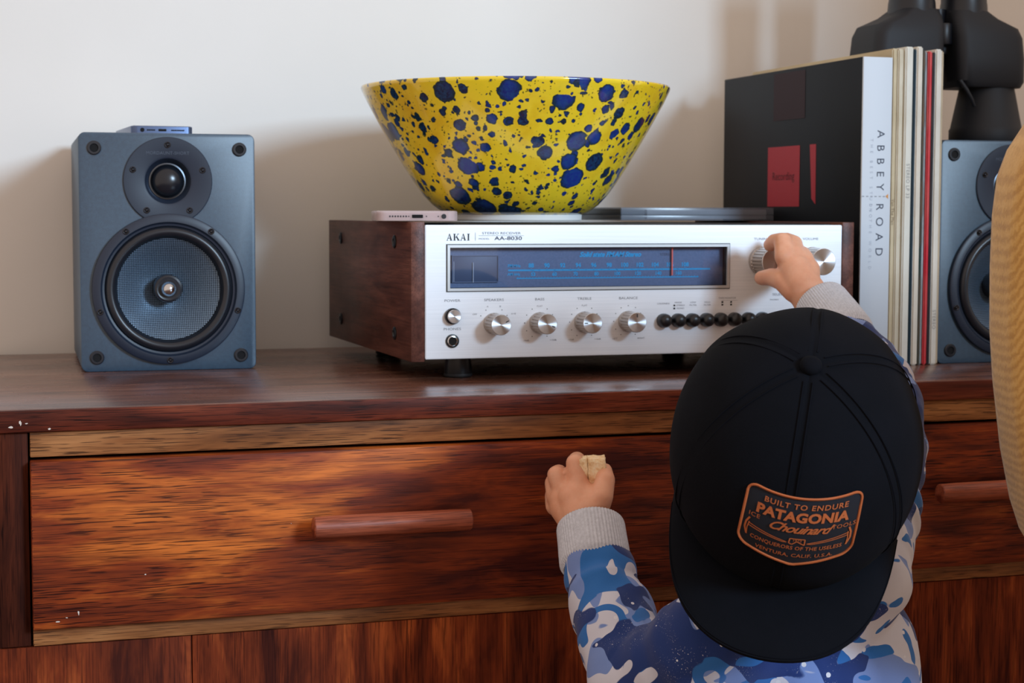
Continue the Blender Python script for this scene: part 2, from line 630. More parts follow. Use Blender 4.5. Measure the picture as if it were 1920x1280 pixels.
def make_speaker(label):
    s = thing('loudspeaker', label, 'loudspeaker', (0, 0, 0), 0, 'pair of bookshelf loudspeakers')
    b_ = extrude_y(rrect(SW, SH, 0.0065, 6, 0, SH / 2), 0.0, SD, 0.0012)
    me = bpy.data.meshes.new('cabinet')
    b_.to_mesh(me)
    b_.free()
    cb = bmesh.new()
    cyl_y(cb, 0, WZ, 0.0625, -0.01, 0.045)
    me = cut(me, cb)
    cb = bmesh.new()
    cyl_y(cb, 0, TZ, 0.0215, -0.01, 0.02)
    me = cut(me, cb)
    me.name = 'cabinet'
    obj('cabinet', me, M_SPK, s, 30)
    # tweeter
    tp = turned('tweeter_plate', [(0.0410, 0.0), (0.0415, 0.0006), (0.0415, 0.0014), (0.0408, 0.0020), (0.0235, 0.0020),
                                  (0.0215, 0.0012), (0.0185, -0.004), (0.0172, -0.007), (0.0168, -0.0075)],
                M_PLATE, s, (0, 0, TZ), 72)
    turned('dome_ring', [(0.0172, -0.0075), (0.0172, -0.0058), (0.0160, -0.0056), (0.0157, -0.0072)], M_CHROME_D, tp,
           (0, 0, 0), 48, False)
    turned('dome', [(0.0162, -0.0075)] + [(0.0150 * math.cos(a), -0.007 + 0.0098 * math.sin(a)) for a in
                                         [i * PI / 2 / 12 for i in range(12)]] + [(0.0, 0.0028)], M_DOME, tp, (0, 0, 0), 48, False)
    SCP = [(0.0030, -0.0002), (0.0030, 0.0006), (0.0024, 0.0009), (0.0013, 0.0004), (0.0012, 0.0012), (0.0007, 0.0017), (0, 0.0018)]
    for a in (90, 18, 162, 234, 306):
        turned('screw', SCP, M_SCREW, tp, (0.0340 * math.cos(math.radians(a)), 0.0340 * math.sin(math.radians(a)), 0.0020), 16, False)
    # woofer
    wf = turned('woofer_frame', [(0.0712, -0.0004), (0.0715, 0.0010), (0.0712, 0.0042), (0.0700, 0.0050), (0.0636, 0.0050),
                                 (0.0630, 0.0040), (0.0618, 0.0026), (0.0600, 0.0022), (0.0592, 0.0005)], M_RING, s, (0, 0, WZ), 96)
    turned('surround', [(0.0595, 0.0008)] + [(0.0545 + 0.0050 * math.cos(a), 0.0004 + 0.0062 * math.sin(a)) for a in
                                            [i * PI / 12 for i in range(13)]] + [(0.0480, -0.002)], M_RUB, wf, (0, 0, 0), 80, False)
    turned('cone', [(0.0492, -0.0010), (0.0480, -0.0018), (0.0380, -0.0110), (0.0280, -0.0195), (0.0200, -0.0250), (0.0128, -0.0285)],
           M_WEAVE, wf, (0, 0, 0), 80, False)
    turned('phase_collar', [(0.0135, -0.029), (0.0135, -0.008), (0.0128, -0.0062), (0.0110, -0.0055), (0.0082, -0.0062)], M_RUB, wf, (0, 0, 0), 48, False)
    turned('phase_plug', [(0.0085, -0.0075)] + [(0.0076 * math.cos(i * PI / 20), -0.004 + 0.0085 * math.sin(i * PI / 20)) for i in range(10)]
           + [(0, 0.0045)], M_CHROME, wf, (0, 0, 0), 32, False)
    for a in (54, 126, 198, 342, 270):
        turned('screw', SCP, M_SCREW, wf, (0.0674 * math.cos(math.radians(a)), 0.0674 * math.sin(math.radians(a)), 0.0050), 16, False)
    for sx in (-1, 1):
        for z in (0.0135, SH - 0.0145):
            k = turned('grille_socket', [(0.0066, 0.0), (0.0066, 0.0012), (0.0058, 0.0018), (0.0040, 0.0018), (0.0036, 0.0010), (0.0034, -0.0)],
                       M_RUB, s, (sx * (SW / 2 - 0.0145), 0, z), 24)
            turned('socket_hole', [(0.0036, 0.0006), (0, 0.0006)], M_VOID, k, (0, 0, 0), 16, False)
    lt = Print()
    lt.text('MORDAUNT-SHORT', 0, TZ + 0.0262, 0.0042, y=-0.00212, space=1.05)
    lt.build('lettering', M_EMB, s)
    return s


M_CHROME_D = P('dark_chrome', lin(90, 96, 104), 0.25, 1.0)
M_SCREW = P('screw_steel', lin(62, 64, 70), 0.22, 0.9)
M_EMB = P('embossed_lettering', lin(66, 76, 92), 0.5)
spk = make_speaker('slate grey loudspeaker alone at the left end of the sideboard, under a dark phone')
spk.location = (-0.190, 0.298, 0.8)
spk.rotation_euler = (0, 0, math.radians(-2.2))
spk2 = dup(spk, (0.6375, 0.153, 0.8))
spk2.rotation_euler = (0, 0, 0)
spk2['label'] = 'slate grey loudspeaker right of the record sleeves, half hidden by the mustard armchair'

# ------------------------------------------------------------------ phones and small things on top
def phone(name, label, w, length, t, r, loc, rotz, mbody, mtop):
    p = thing(name, label, 'phone', loc, rotz)
    pts = rrect(w, length, r, 6, 0, length / 2)
    bm = bmesh.new()
    k = len(pts)
    lev = [(0.0, 0.0006), (0.0006, 0.0), (t - 0.0006, 0.0), (t, 0.0006)]
    rings = []
    for z, d in lev:
        cy = length / 2
        rings.append([bm.verts.new((x * (1 - 2 * d / w), cy + (y - cy) * (1 - 2 * d / length), z)) for x, y in pts])
    for a, b in zip(rings[:-1], rings[1:]):
        for i in range(k):
            j = (i + 1) % k
            bm.faces.new((a[i], a[j], b[j], b[i]))
    bm.faces.new(rings[0][::-1])
    bm.faces.new(rings[-1])
    bm_obj('body', bm, mbody, p, 35)
    return p


M_SLATE = P('slate_anodised', lin(92, 108, 140), 0.3, 0.75)
M_GLASSK = P('black_glass', lin(10, 12, 15), 0.06)
ph = phone('phone', 'thin dark slate phone lying on top of the left loudspeaker', 0.0586, 0.1238, 0.0076, 0.006,
           (-0.1915, 0.323, 1.0247), 0.03, M_SLATE, M_GLASSK)
box('screen', -0.0270, 0.0270, 0.004, 0.120, 0.0075, 0.00785, M_GLASSK, ph)
box('charging_port', -0.0040, 0.0040, -0.0002, 0.002, 0.0024, 0.0050, M_VOID, ph, 0.0006)
turned('headphone_jack', [(0.0020, 0.0004), (0.0, 0.0004)], M_VOID, ph, (-0.0190, 0.0, 0.0037), 20)
for k in range(8):
    turned('speaker_hole', [(0.00075, 0.0004), (0.0, 0.0004)], M_VOID, ph, (0.0090 + k * 0.0016, 0.0, 0.0037), 8)
for k in range(5):
    turned('microphone_hole', [(0.00075, 0.0004), (0.0, 0.0004)], M_VOID, ph, (-0.0140 + k * 0.0016, 0.0, 0.0037), 8)

M_CARD = P('cream_card', lin(214, 205, 186), 0.8)
card = box('paper_card', -0.0330, 0.0330, -0.02, 0.025, 0.0, 0.0022, M_CARD, None, 0.0004,
           mw=Matrix.Translation((-0.2225, 0.478, 1.0247)) @ Matrix.Rotation(0.1, 4, 'Z'))
tag(card, 'flat cream card lying behind the dark phone on the left loudspeaker', 'card')

# ------------------------------------------------------------------ stereo receiver
def aluminium():
    m, nt, b = new_mat('brushed_aluminium')
    g = N(nt)
    n1 = g.noise(g.obj((8, 8, 2600)), 1.0, 2, 0.6)
    col = g.ramp(n1, [(0.3, lin(222, 226, 232)), (0.7, lin(238, 241, 246))])
    nt.links.new(col, b.inputs['Base Color'])
    b.inputs['Metallic'].default_value = 0.25
    b.inputs['Roughness'].default_value = 0.42
    nt.links.new(g.bump(n1, 0.05, 0.0002), b.inputs['Normal'])
    return m


def spun():
    m, nt, b = new_mat('spun_aluminium')
    g = N(nt)
    b.inputs['Base Color'].default_value = lin(222, 225, 230)
    b.inputs['Metallic'].default_value = 1.0
    b.inputs['Roughness'].default_value = 0.34
    b.inputs['Anisotropic'].default_value = 0.92
    t = g.n('ShaderNodeTangent', direction_type='RADIAL', axis='Z')
    nt.links.new(t.outputs[0], b.inputs['Tangent'])
    return m


M_ALU = aluminium()
M_SPUN = spun()
M_KSIDE = P('knob_flute_metal', lin(176, 168, 162), 0.28, 0.9)
M_TRIM = P('window_trim', lin(206, 210, 212), 0.3, 0.6)
M_TRIMD = P('window_trim_outline', lin(60, 66, 66), 0.5)
M_TEAL = P('teal_print', lin(10, 168, 220), 0.5)
M_NEEDLE = P('red_needle', lin(255, 108, 88), 0.45)
M_GREYL = P('meter_needle', lin(176, 184, 196), 0.5)
M_METER = P('meter_plate', lin(72, 86, 112), 0.5)


def dial_plate():
    m, nt, b = new_mat('dial_plate')
    g = N(nt)
    n1 = g.noise(g.obj(), 500, 3, 0.7)
    col = g.ramp(n1, [(0.3, lin(84, 104, 136)), (0.7, lin(100, 118, 150))])
    nt.links.new(col, b.inputs['Base Color'])
    b.inputs['Roughness'].default_value = 0.45
    return m


def pane_mat():
    m = bpy.data.materials.new('clear_pane')
    m.use_nodes = True
    nt = m.node_tree
    nt.nodes.clear()
    g = N(nt)
    fr = g.n('ShaderNodeFresnel', {'IOR': 1.45})
    tr = g.n('ShaderNodeBsdfTransparent', {'Color': (0.94, 0.96, 1.0, 1)})
    gl = g.n('ShaderNodeBsdfGlossy', {'Roughness': 0.03})
    mx = g.n('ShaderNodeMixShader', {0: fr.outputs[0], 1: tr.outputs[0], 2: gl.outputs[0]})
    g.n('ShaderNodeOutputMaterial', {0: mx.outputs[0]})
    return m


M_DIAL = dial_plate()
M_PANE = pane_mat()
RC = thing('stereo_receiver', 'vintage silver stereo receiver with walnut cheeks and a blue tuning dial', 'stereo receiver', (0, 0.119, 0.8))
W, D, Z0, Z1 = 0.44, 0.345, 0.018, 0.1424
for x0, x1, s in ((0.0, 0.0125, -1), (W - 0.0125, W, 1)):
    c = box('side_cheek', x0, x1, 0.0, D, Z0, Z1, M_WALNUT, RC, 0.0006)
    xs = x0 if s < 0 else x1
    for yy in (0.058, 0.285):
        for zz in (0.040, 0.124):
            vs, fs = lathe([(0.0060, 0), (0.0060, 0.0010), (0.0050, 0.0016), (0.0030, 0.0016), (0.0024, 0.0008), (0, 0.0008)], 20)
            mk('screw', vs, fs, M_BLACK, c, 35, Matrix.Translation((xs, yy, zz)) @ Matrix.Rotation(s * PI / 2, 4, 'Y'))
box('chassis', 0.0126, W - 0.0126, 0.022, D - 0.004, 0.0200, 0.1405, M_MATTE, RC, 0.001)
WX0, WX1, WZ0, WZ1 = 0.0323, 0.3092, 0.0800, 0.1227
bm = bmesh.new()
bx(bm, 0.0130, W - 0.0130, 0.0, 0.0215, 0.0202, 0.1396)
me = bpy.data.meshes.new('front_panel')
bmesh.ops.bevel(bm, geom=bm.edges[:], offset=0.0006, segments=2, affect='EDGES')
bm.to_mesh(me)
bm.free()
cb = bmesh.new()
bx(cb, WX0 + 0.001, WX1 - 0.001, -0.01, 0.014, WZ0 + 0.001, WZ1 - 0.001)
me = cut(me, cb)
me.name = 'front_panel'
obj('front_panel', me, M_ALU, RC, 30)
win = box('dial_plate', WX0 + 0.001, WX1 - 0.001, 0.0085, 0.0135, WZ0 + 0.001, WZ1 - 0.001, M_DIAL, RC)


def frame(name, x0, x1, z0, z1, t, y0, y1, mat, parent):
    bm = bmesh.new()
    o = [(x0, z0), (x1, z0), (x1, z1), (x0, z1)]
    i = [(x0 + t, z0 + t), (x1 - t, z0 + t), (x1 - t, z1 - t), (x0 + t, z1 - t)]
    vo = [[bm.verts.new((x, y, z)) for x, z in o] for y in (y0, y1)]
    vi = [[bm.verts.new((x, y, z)) for x, z in i] for y in (y0, y1)]
    for k in range(4):
        j = (k + 1) % 4
        bm.faces.new((vo[0][k], vo[0][j], vi[0][j], vi[0][k]))
        bm.faces.new((vo[1][k], vi[1][k], vi[1][j], vo[1][j]))
        bm.faces.new((vo[0][k], vo[1][k], vo[1][j], vo[0][j]))
        bm.faces.new((vi[0][k], vi[0][j], vi[1][j], vi[1][k]))
    return bm_obj(name, bm, mat, parent)


frame('dial_outline', WX0, WX1, WZ0, WZ1, 0.0008, -0.0006, 0.002, M_TRIMD, win)
frame('dial_trim', WX0 + 0.0008, WX1 - 0.0008, WZ0 + 0.0008, WZ1 - 0.0008, 0.0024, -0.0016, 0.0075, M_TRIM, win)
frame('dial_shade', WX0 + 0.0032, WX1 - 0.0032, WZ0 + 0.0032, WZ1 - 0.0032, 0.0002, 0.0005, 0.0085, M_MATTE, win)
pane = box('pane', WX0 + 0.0030, WX1 - 0.0030, 0.0008, 0.0016, WZ0 + 0.0030, WZ1 - 0.0030, M_PANE, win)
# dial print
DY = 0.0083
dp = Print()
SX0, SX1 = 0.0930, 0.2930
zl = 0.0985
dp.rect(SX0, SX1, zl - 0.0007, zl + 0.0008, DY)
dp.rect(SX0 + 0.008, SX1 - 0.012, zl - 0.0078, zl - 0.0068, DY)
for k in range(62):
    x = SX0 + 0.009 + k * (SX1 - SX0 - 0.022) / 61
    dp.rect(x - 0.00025, x + 0.00025, zl - 0.0070, zl - 0.0060, DY)
dp.text('FM', SX0 + 0.002, zl + 0.0040, 0.0040, DY, bold=0.0001)
dp.text('MHz', SX0 + 0.0085, zl + 0.0040, 0.0034, DY, bold=0.0001)
dp.text('AM', SX0 + 0.002, zl - 0.0036, 0.0036, DY, bold=0.0001)
dp.text('kHz', SX0 + 0.0085, zl - 0.0036, 0.0034, DY, bold=0.0001)
fmn = [88, 90, 92, 94, 96, 98, 100, 102, 104, 106, 108]
for k, nme in enumerate(fmn):
    x = SX0 + 0.022 + k * 0.0152
    dp.text(str(nme), x, zl + 0.0042, 0.0052, DY, bold=0.0002)
    dp.rect(x - 0.0003, x + 0.0003, zl, zl + 0.0018, DY)
    dp.rect(x + 0.0073, x + 0.0079, zl, zl + 0.0013, DY)
for k, nme in enumerate([53, 60, 70, 80, 100, 120, 140, 160]):
    x = SX0 + 0.024 + k * 0.0205
    dp.text(str(nme), x, zl - 0.0038, 0.0044, DY, bold=0.00016)
    dp.rect(x - 0.0003, x + 0.0003, zl - 0.0016, zl, DY)
dp.text('Solid state FM.AM Stereo', 0.192, 0.1124, 0.0062, DY, shear=0.35, bold=0.00028, space=0.95)
dp.build('dial_print', M_TEAL, win)
dq = Print()
dq.text('STEREO', 0.2480, 0.1122, 0.0036, DY)
dq.build('indicator_print', P('dim_indicator', lin(58, 62, 86), 0.5), win)
box('needle', 0.2526, 0.2539, 0.0060, 0.0070, 0.0930, 0.1186, M_NEEDLE, win)
mt = box('signal_meter', 0.0400, 0.0830, 0.0074, 0.0090, 0.0885, 0.1120, M_METER, win, 0.0008)
frame('meter_rim', 0.0395, 0.0835, 0.0880, 0.1125, 0.0009, 0.0066, 0.0086, P('meter_rim', lin(86, 100, 126), 0.4), win)
box('meter_needle', 0.0590, 0.0597, 0.0062, 0.0068, 0.0880, 0.1060, M_GREYL, win)
box('meter_scale_line', 0.0412, 0.0417, 0.0070, 0.0073, 0.0885, 0.1070, M_GREYL, win)


# knobs
def fluted(r, L, flutes, depth, z0):
    n = flutes * 6
    vs, fs = [], []
    prof = [(1.0, 0.0, 0), (1.0, z0, 0), (0.97, z0 + 0.0006, 1), (0.95, L - 0.0012, 1), (0.94, L, 0.4)]
    for k, z, f in prof:
        for i in range(n):
            a = 2 * PI * i / n
            w = max(0.0, math.cos(a * flutes)) ** 3
            rr = r * k - depth * f * w
            vs.append((rr * math.cos(a), rr * math.sin(a), z))
    for k in range(len(prof) - 1):
        for i in range(n):
            j = (i + 1) % n
            fs.append((k * n + i, k * n + j, (k + 1) * n + j, (k + 1) * n + i))
    fs.append(tuple(range((len(prof) - 1) * n, len(prof) * n)))
    return vs, fs


def knob(x, z, r, L, ang, flutes=18):
    vs, fs = fluted(r, L, flutes, r * 0.07, L * 0.18)
    k = mk('knob', vs, fs, M_KSIDE, RC, 30, Matrix.Translation((x, -0.0001, z)) @ FACE)
    turned('knob_cap', [(r * 0.925, L - 0.0004), (r * 0.925, L + 0.0003), (r * 0.90, L + 0.0006), (r * 0.5, L + 0.0006), (0.0, L + 0.0006)],
           M_SPUN, k, (0, 0, 0), 64, False, 30)
    if ang is not None:
        a = math.radians(ang)
        bm = bmesh.new()
        bx(bm, r * 0.48, r * 0.80, -r * 0.045, r * 0.045, L + 0.0004, L + 0.0008)
        bmesh.ops.rotate(bm, verts=bm.verts[:], cent=(0, 0, 0), matrix=Matrix.Rotation(a, 3, 'Z'))
        bm_obj('pointer', bm, M_INK, k)
    return k


KZ = 0.0512
KX = (0.0769, 0.1204, 0.1637, 0.2069)
for x, a in zip(KX, (28, -22, 178, 90)):
    knob(x, KZ, 0.0098, 0.0215, a)
knob(0.3422, 0.1058, 0.0135, 0.026, None, 24)
knob(0.3935, 0.1055, 0.0135, 0.026, None, 24)
knob(0.3935, KZ, 0.0120, 0.022, 70, 22)
# power button and headphone socket
pb = turned('power_button', [(0.0072, 0.0), (0.0072, 0.0035), (0.0066, 0.0042), (0.0062, 0.0030), (0.0058, 0.0030)], M_BLACK, RC, (0.0379, -0.0001, 0.0585), 40)
turned('button_cap', [(0.0062, 0.002), (0.0062, 0.0070), (0.0056, 0.0078), (0.0, 0.0078)], M_SPUN, pb, (0, 0, 0), 40, False)
hj = turned('headphone_socket', [(0.0062, 0.0), (0.0062, 0.0008), (0.0048, 0.0010), (0.0046, 0.0006)], M_BLACK, RC, (0.0379, -0.0001, 0.0362), 40)
turned('socket_ring', [(0.0047, 0.0004), (0.0047, 0.0013), (0.0038, 0.0015), (0.0034, 0.0008)], M_CHROME, hj, (0, 0, 0), 40, False)
turned('socket_hole', [(0.0036, 0.0006), (0.0, 0.0006)], M_VOID, hj, (0, 0, 0), 24, False)
for k in range(8):
    turned('push_button', [(0.0066, 0.0), (0.0067, 0.003), (0.0064, 0.0062), (0.0056, 0.0086), (0.0042, 0.0102), (0.0022, 0.0110), (0, 0.0112)],
           M_BLACK, RC, (0.2418 + k * 0.0144, -0.0001, 0.0512), 28)
# feet
for x in (0.055, 0.385):
    for y in (0.040, 0.305):
        f = turned('foot', [(0, 0.0), (0.0120, 0.0), (0.0130, 0.002), (0.0115, 0.0205), (0, 0.0205)], M_BLACK, RC, (x, y, 0.0), 28, False)
        turned('foot_rim', [(0.0132, 0.0012), (0.0134, 0.0024), (0.0130, 0.0036)], M_MATTE, f, (0, 0, 0), 28, False)
# lettering
PY = -0.0002


def quad(pr, pts):
    pr.add([(x, PY, z) for x, z in pts], [tuple(range(len(pts)))])


def serif_word(pr, x, z, h):
    """AKAI in bold serif capitals, x = left edge, z = base line"""
    s = h / 10.0

    def q(ox, *pts):
        quad(pr, [(x + (ox + a) * s, z + b * s) for a, b in pts])

    def A(o):
        q(o, (0.9, 0.5), (1.7, 0.5), (4.9, 10), (4.3, 10))
        q(o, (6.0, 0.5), (8.3, 0.5), (5.1, 10), (4.2, 10))
        q(o, (2.2, 3.0), (6.6, 3.0), (6.4, 3.9), (2.5, 3.9))
        q(o, (0, 0), (2.8, 0), (2.8, 0.6), (0, 0.6))
        q(o, (5.0, 0), (9.2, 0), (9.2, 0.6), (5.0, 0.6))
    A(0)
    o = 10.2
    q(o, (1.0, 0), (3.1, 0), (3.1, 10), (1.0, 10))
    q(o, (0, 0), (4.1, 0), (4.1, 0.6), (0, 0.6))
    q(o, (0, 9.4), (4.1, 9.4), (4.1, 10), (0, 10))
    q(o, (3.1, 4.2), (7.2, 9.5), (8.1, 9.5), (3.1, 3.2))
    q(o, (4.2, 5.3), (7.1, 0.5), (9.5, 0.5), (5.5, 6.7))
    q(o, (6.0, 9.4), (9.2, 9.4), (9.2, 10), (6.0, 10))
    q(o, (6.2, 0), (10.2, 0), (10.2, 0.6), (6.2, 0.6))
    A(21.0)
    o = 31.4
    q(o, (1.0, 0), (3.1, 0), (3.1, 10), (1.0, 10))
    q(o, (0, 0), (4.1, 0), (4.1, 0.6), (0, 0.6))
    q(o, (0, 9.4), (4.1, 9.4), (4.1, 10), (0, 10))


pk = Print()
serif_word(pk, 0.0325, 0.1258, 0.0061)
pk.build('maker_lettering', M_INK, RC)
pm = Print()
pm.text('AA-8030', 0.0903, 0.1276, 0.0046, PY, stretch=1.55, bold=0.00008)
pm.text('STEREO RECEIVER', 0.0838, 0.1322, 0.0030, PY, stretch=1.52)
pm.rect(0.0625, 0.1050, 0.13000, 0.13025, PY)
pm.rect(0.0592, 0.0595, 0.1258, 0.1330, PY)
pm.build('model_lettering', P('slate_ink', lin(70, 78, 92), 0.6), RC)
pg = Print()
pg.text('MODEL', 0.0675, 0.1272, 0.0022, PY, stretch=1.4)
for s, x, z in (('POWER', 0.0379, 0.0722), ('PHONES', 0.0379, 0.0468), ('SPEAKERS', KX[0], 0.0724), ('BASS', KX[1], 0.0724),
                ('TREBLE', KX[2], 0.0724), ('BALANCE', KX[3], 0.0724), ('TUNING', 0.3422, 0.1265), ('VOLUME', 0.3935, 0.1265),
                ('SELECTOR', 0.3640, 0.0740)):
    pg.text(s, x, z, 0.0032, PY, stretch=1.35)
for s, x, z in (('OFF', KX[0] - 0.0180, 0.0597), ('A', KX[0] - 0.0060, 0.0665), ('B', KX[0] + 0.0060, 0.0665), ('A+B', KX[0] + 0.0185, 0.0597),
                ('FLAT', KX[1], 0.0662), ('FLAT', KX[2], 0.0662), ('-10dB', KX[1] - 0.0130, 0.0352), ('+10dB', KX[1] + 0.0130, 0.0352),
                ('-10dB', KX[2] - 0.0130, 0.0352), ('+10dB', KX[2] + 0.0130, 0.0352), ('LEFT', KX[3] - 0.0130, 0.0352), ('RIGHT', KX[3] + 0.0130, 0.0352),
                ('LOUDNESS', 0.2420, 0.0668), ('MODE', 0.2570, 0.0676), ('STEREO', 0.2592, 0.0650), ('MONO', 0.2592, 0.0622), ('LOW', 0.2720, 0.0676), ('FILTER', 0.2720, 0.0650),
                ('HIGH', 0.2865, 0.0676), ('FILTER', 0.2865, 0.0650), ('TAPE MONITOR', 0.3070, 0.0712), ('PHONO', 0.3560, 0.0690), ('AUX', 0.3760, 0.0690)):
    pg.text(s, x, z, 0.0020, PY, stretch=1.25)
pg.rect(0.3010, 0.3175, 0.0690, 0.0692, PY)
pg.build('control_lettering', M_INKG, RC)
pd = Print()
for kx, angs in ((KX[0], (58, 122, 30, 150)), (KX[1], (60, 120, 150, 180, 210, 240, 300, 30, 0, -30)), (KX[2], (60, 120, 150, 180, 210, 240, 300, 30, 0, -30)),
                 (KX[3], (90, 60, 120, 150, 180, 210, 240, 300, 30, 0, -30))):
    for a in angs:
        pd.dot(kx + 0.0143 * math.cos(math.radians(a)), KZ + 0.0143 * math.sin(math.radians(a)), 0.00045, PY)
for x, z in ((0.2530, 0.0622), (0.2530, 0.0650), (0.3020, 0.0650), (0.3020, 0.0675), (0.3110, 0.0650), (0.3110, 0.0675)):
    pd.rect(x - 0.0009, x + 0.0009, z - 0.0008, z + 0.0008, PY)
pd.build('index_marks', M_INK, RC)

# ------------------------------------------------------------------ bowl
def glaze():
    m, nt, b = new_mat('spattered_glaze')
    g = N(nt)
    tc = g.n('ShaderNodeTexCoord')
    co = tc.outputs['Object']
    wob = g.n('ShaderNodeTexNoise', {'Vector': co, 'Scale': 150.0, 'Detail': 3.0}).outputs[1]
    wob = g.n('ShaderNodeVectorMath', {0: wob, 1: (0.5, 0.5, 0.5)}, operation='SUBTRACT').outputs[0]
    wob = g.n('ShaderNodeVectorMath', {0: wob, 3: 0.0058}, operation='SCALE').outputs[0]
    co2 = g.n('ShaderNodeVectorMath', {0: co, 1: wob}, operation='ADD').outputs[0]

    def spots(scale, lo_, hi_, off, soft=0.02):
        p = g.n('ShaderNodeVectorMath', {0: co2, 1: off}, operation='ADD').outputs[0]
        v = g.n('ShaderNodeTexVoronoi', {'Vector': p, 'Scale': scale, 'Randomness': 1.0})
        rnd = g.n('ShaderNodeSeparateColor', {0: v.outputs['Color']}).outputs[0]
        rad = g.n('ShaderNodeMapRange', {0: rnd, 1: 0.0, 2: 1.0, 3: lo_, 4: hi_}).outputs[0]
        d = g.math('SUBTRACT', rad, v.outputs['Distance'])
        return g.step(d, 0.0, soft), g.step(d, 0.02, 0.14)
    a, ai = spots(40, 0.08, 0.52, (0, 0, 0))
    c, ci = spots(74, 0.0, 0.52, (3.1, 1.7, 0.4))
    d_, di = spots(150, -0.18, 0.48, (1.2, 7.7, 2.4), 0.05)
    e, ei = spots(330, -0.40, 0.42, (5.2, 2.7, 1.1), 0.08)
    yel = g.noise(co, 26, 5, 0.6)
    base = g.ramp(yel, [(0.3, lin(226, 182, 30)), (0.5, lin(240, 206, 44)), (0.72, lin(228, 200, 38))])
    mott = g.noise(co, 300, 4, 0.7)
    bz = g.noise(co, 22, 2, 0.5)
    blue = g.mix(g.step(bz, 0.42, 0.62), lin(18, 26, 60), lin(26, 44, 132))
    blue = g.mix(g.math('MULTIPLY', g.step(mott, 0.40, 0.70), 0.65), blue, lin(30, 84, 128))
    edge = lin(22, 44, 40)
    col = g.mix(g.math('MULTIPLY', e, 0.85), base, lin(46, 58, 30))
    for s, si in ((d_, di), (c, ci), (a, ai)):
        col = g.mix(s, col, g.mix(si, edge, blue))
    nt.links.new(col, b.inputs['Base Color'])
    b.inputs['Roughness'].default_value = 0.16
    b.inputs['Coat Weight'].default_value = 0.6
    b.inputs['Coat Roughness'].default_value = 0.05
    nt.links.new(g.bump(g.noise(co, 18, 3), 0.06, 0.003), b.inputs['Normal'])
    return m


M_GLAZE = glaze()
M_BISQUE = P('white_bisque', lin(226, 224, 220), 0.7)
bw = thing('bowl', 'large yellow ceramic bowl with dark blue spatter standing on the receiver', 'bowl', (0.1530, 0.290, 0.9426))
prof = [(0.0600, 0.0048), (0.0660, 0.0055), (0.0740, 0.0088), (0.0840, 0.0160), (0.0930, 0.0260), (0.1020, 0.0390), (0.1130, 0.0570), (0.1250, 0.0780),
        (0.1380, 0.1020), (0.1490, 0.1230), (0.1545, 0.1350), (0.1556, 0.1380), (0.1550, 0.1398), (0.1530, 0.1396), (0.1505, 0.1350), (0.1440, 0.1225), (0.1330, 0.1020), (0.1200, 0.0785),
        (0.1080, 0.0580), (0.0960, 0.0400), (0.0800, 0.0240), (0.0520, 0.0140), (0.0, 0.0130)]
prof = [(r * 0.99, h if h < 0.012 else 0.012 + (h - 0.012) * 0.94) for r, h in prof]
turned('bowl_body', prof, M_GLAZE, bw, (0, 0, 0), 128, False, 180)
turned('foot_ring', [(0.0, 0.0010), (0.0560, 0.0010), (0.0580, 0.0), (0.0655, 0.0), (0.0665, 0.0010), (0.0668, 0.0062), (0.0640, 0.0068), (0.0, 0.0068)], M_BISQUE, bw, (0, 0, 0), 96, False)

# ------------------------------------------------------------------ pink phone in a clear case, jewel case
M_PINK = P('rose_aluminium', lin(214, 186, 184), 0.35, 0.5)
M_CASE = P('clear_rubber_case', lin(214, 196, 196), 0.25, 0.0, Transmission_Weight=0.0, Alpha=0.45)
pp = phone('phone', 'rose phone in a clear case lying on the left corner of the receiver', 0.0671, 0.1383, 0.0071, 0.0066,
           (0.0090, 0.1310, 0.9436), -0.20, M_PINK, None)
pts_o = rrect(0.0725, 0.1437, 0.009, 6, 0, 0.1383 / 2)
bm = bmesh.new()
rings = []
for z, d in ((-0.0009, 0.0008), (-0.0003, 0.0), (0.0078, 0.0), (0.0086, 0.0010)):
    rings.append([bm.verts.new((x * (1 - 2 * d / 0.0725), 0.06915 + (y - 0.06915) * (1 - 2 * d / 0.1437), z)) for x, y in pts_o])
pin = rrect(0.0677, 0.1389, 0.0069, 6, 0, 0.06915)
rings.append([bm.verts.new((x, y, 0.0084)) for x, y in pin])
rings.append([bm.verts.new((x, y, 0.0003)) for x, y in pin])
for a, b in zip(rings[:-1], rings[1:]):
    for i in range(len(a)):
        j = (i + 1) % len(a)
        bm.faces.new((a[i], a[j], b[j], b[i]))
bm.faces.new(rings[0][::-1])
bm_obj('clear_case', bm, M_CASE, pp, 35)
box('screen', -0.031, 0.031, 0.004, 0.134, 0.0070, 0.0073, P('white_front', lin(222, 214, 214), 0.1), pp)
cs = -0.0030
box('charging_port', -0.0050, 0.0050, cs, 0.002, 0.0020, 0.0052, M_VOID, pp, 0.0006)
turned('headphone_jack', [(0.0022, 0.0), (0.0, 0.0)], M_INK, pp, (0.0235, cs, 0.0036), 20)
for k in range(7):
    turned('speaker_hole', [(0.0008, 0.0), (0.0, 0.0)], M_INK, pp, (-0.0245 + k * 0.0024, cs, 0.0036), 8)
for x in (-0.0078, 0.0080, 0.0185):
    turned('screw_hole', [(0.0006, 0.0), (0.0, 0.0)], M_INK, pp, (x, cs, 0.0036), 8)

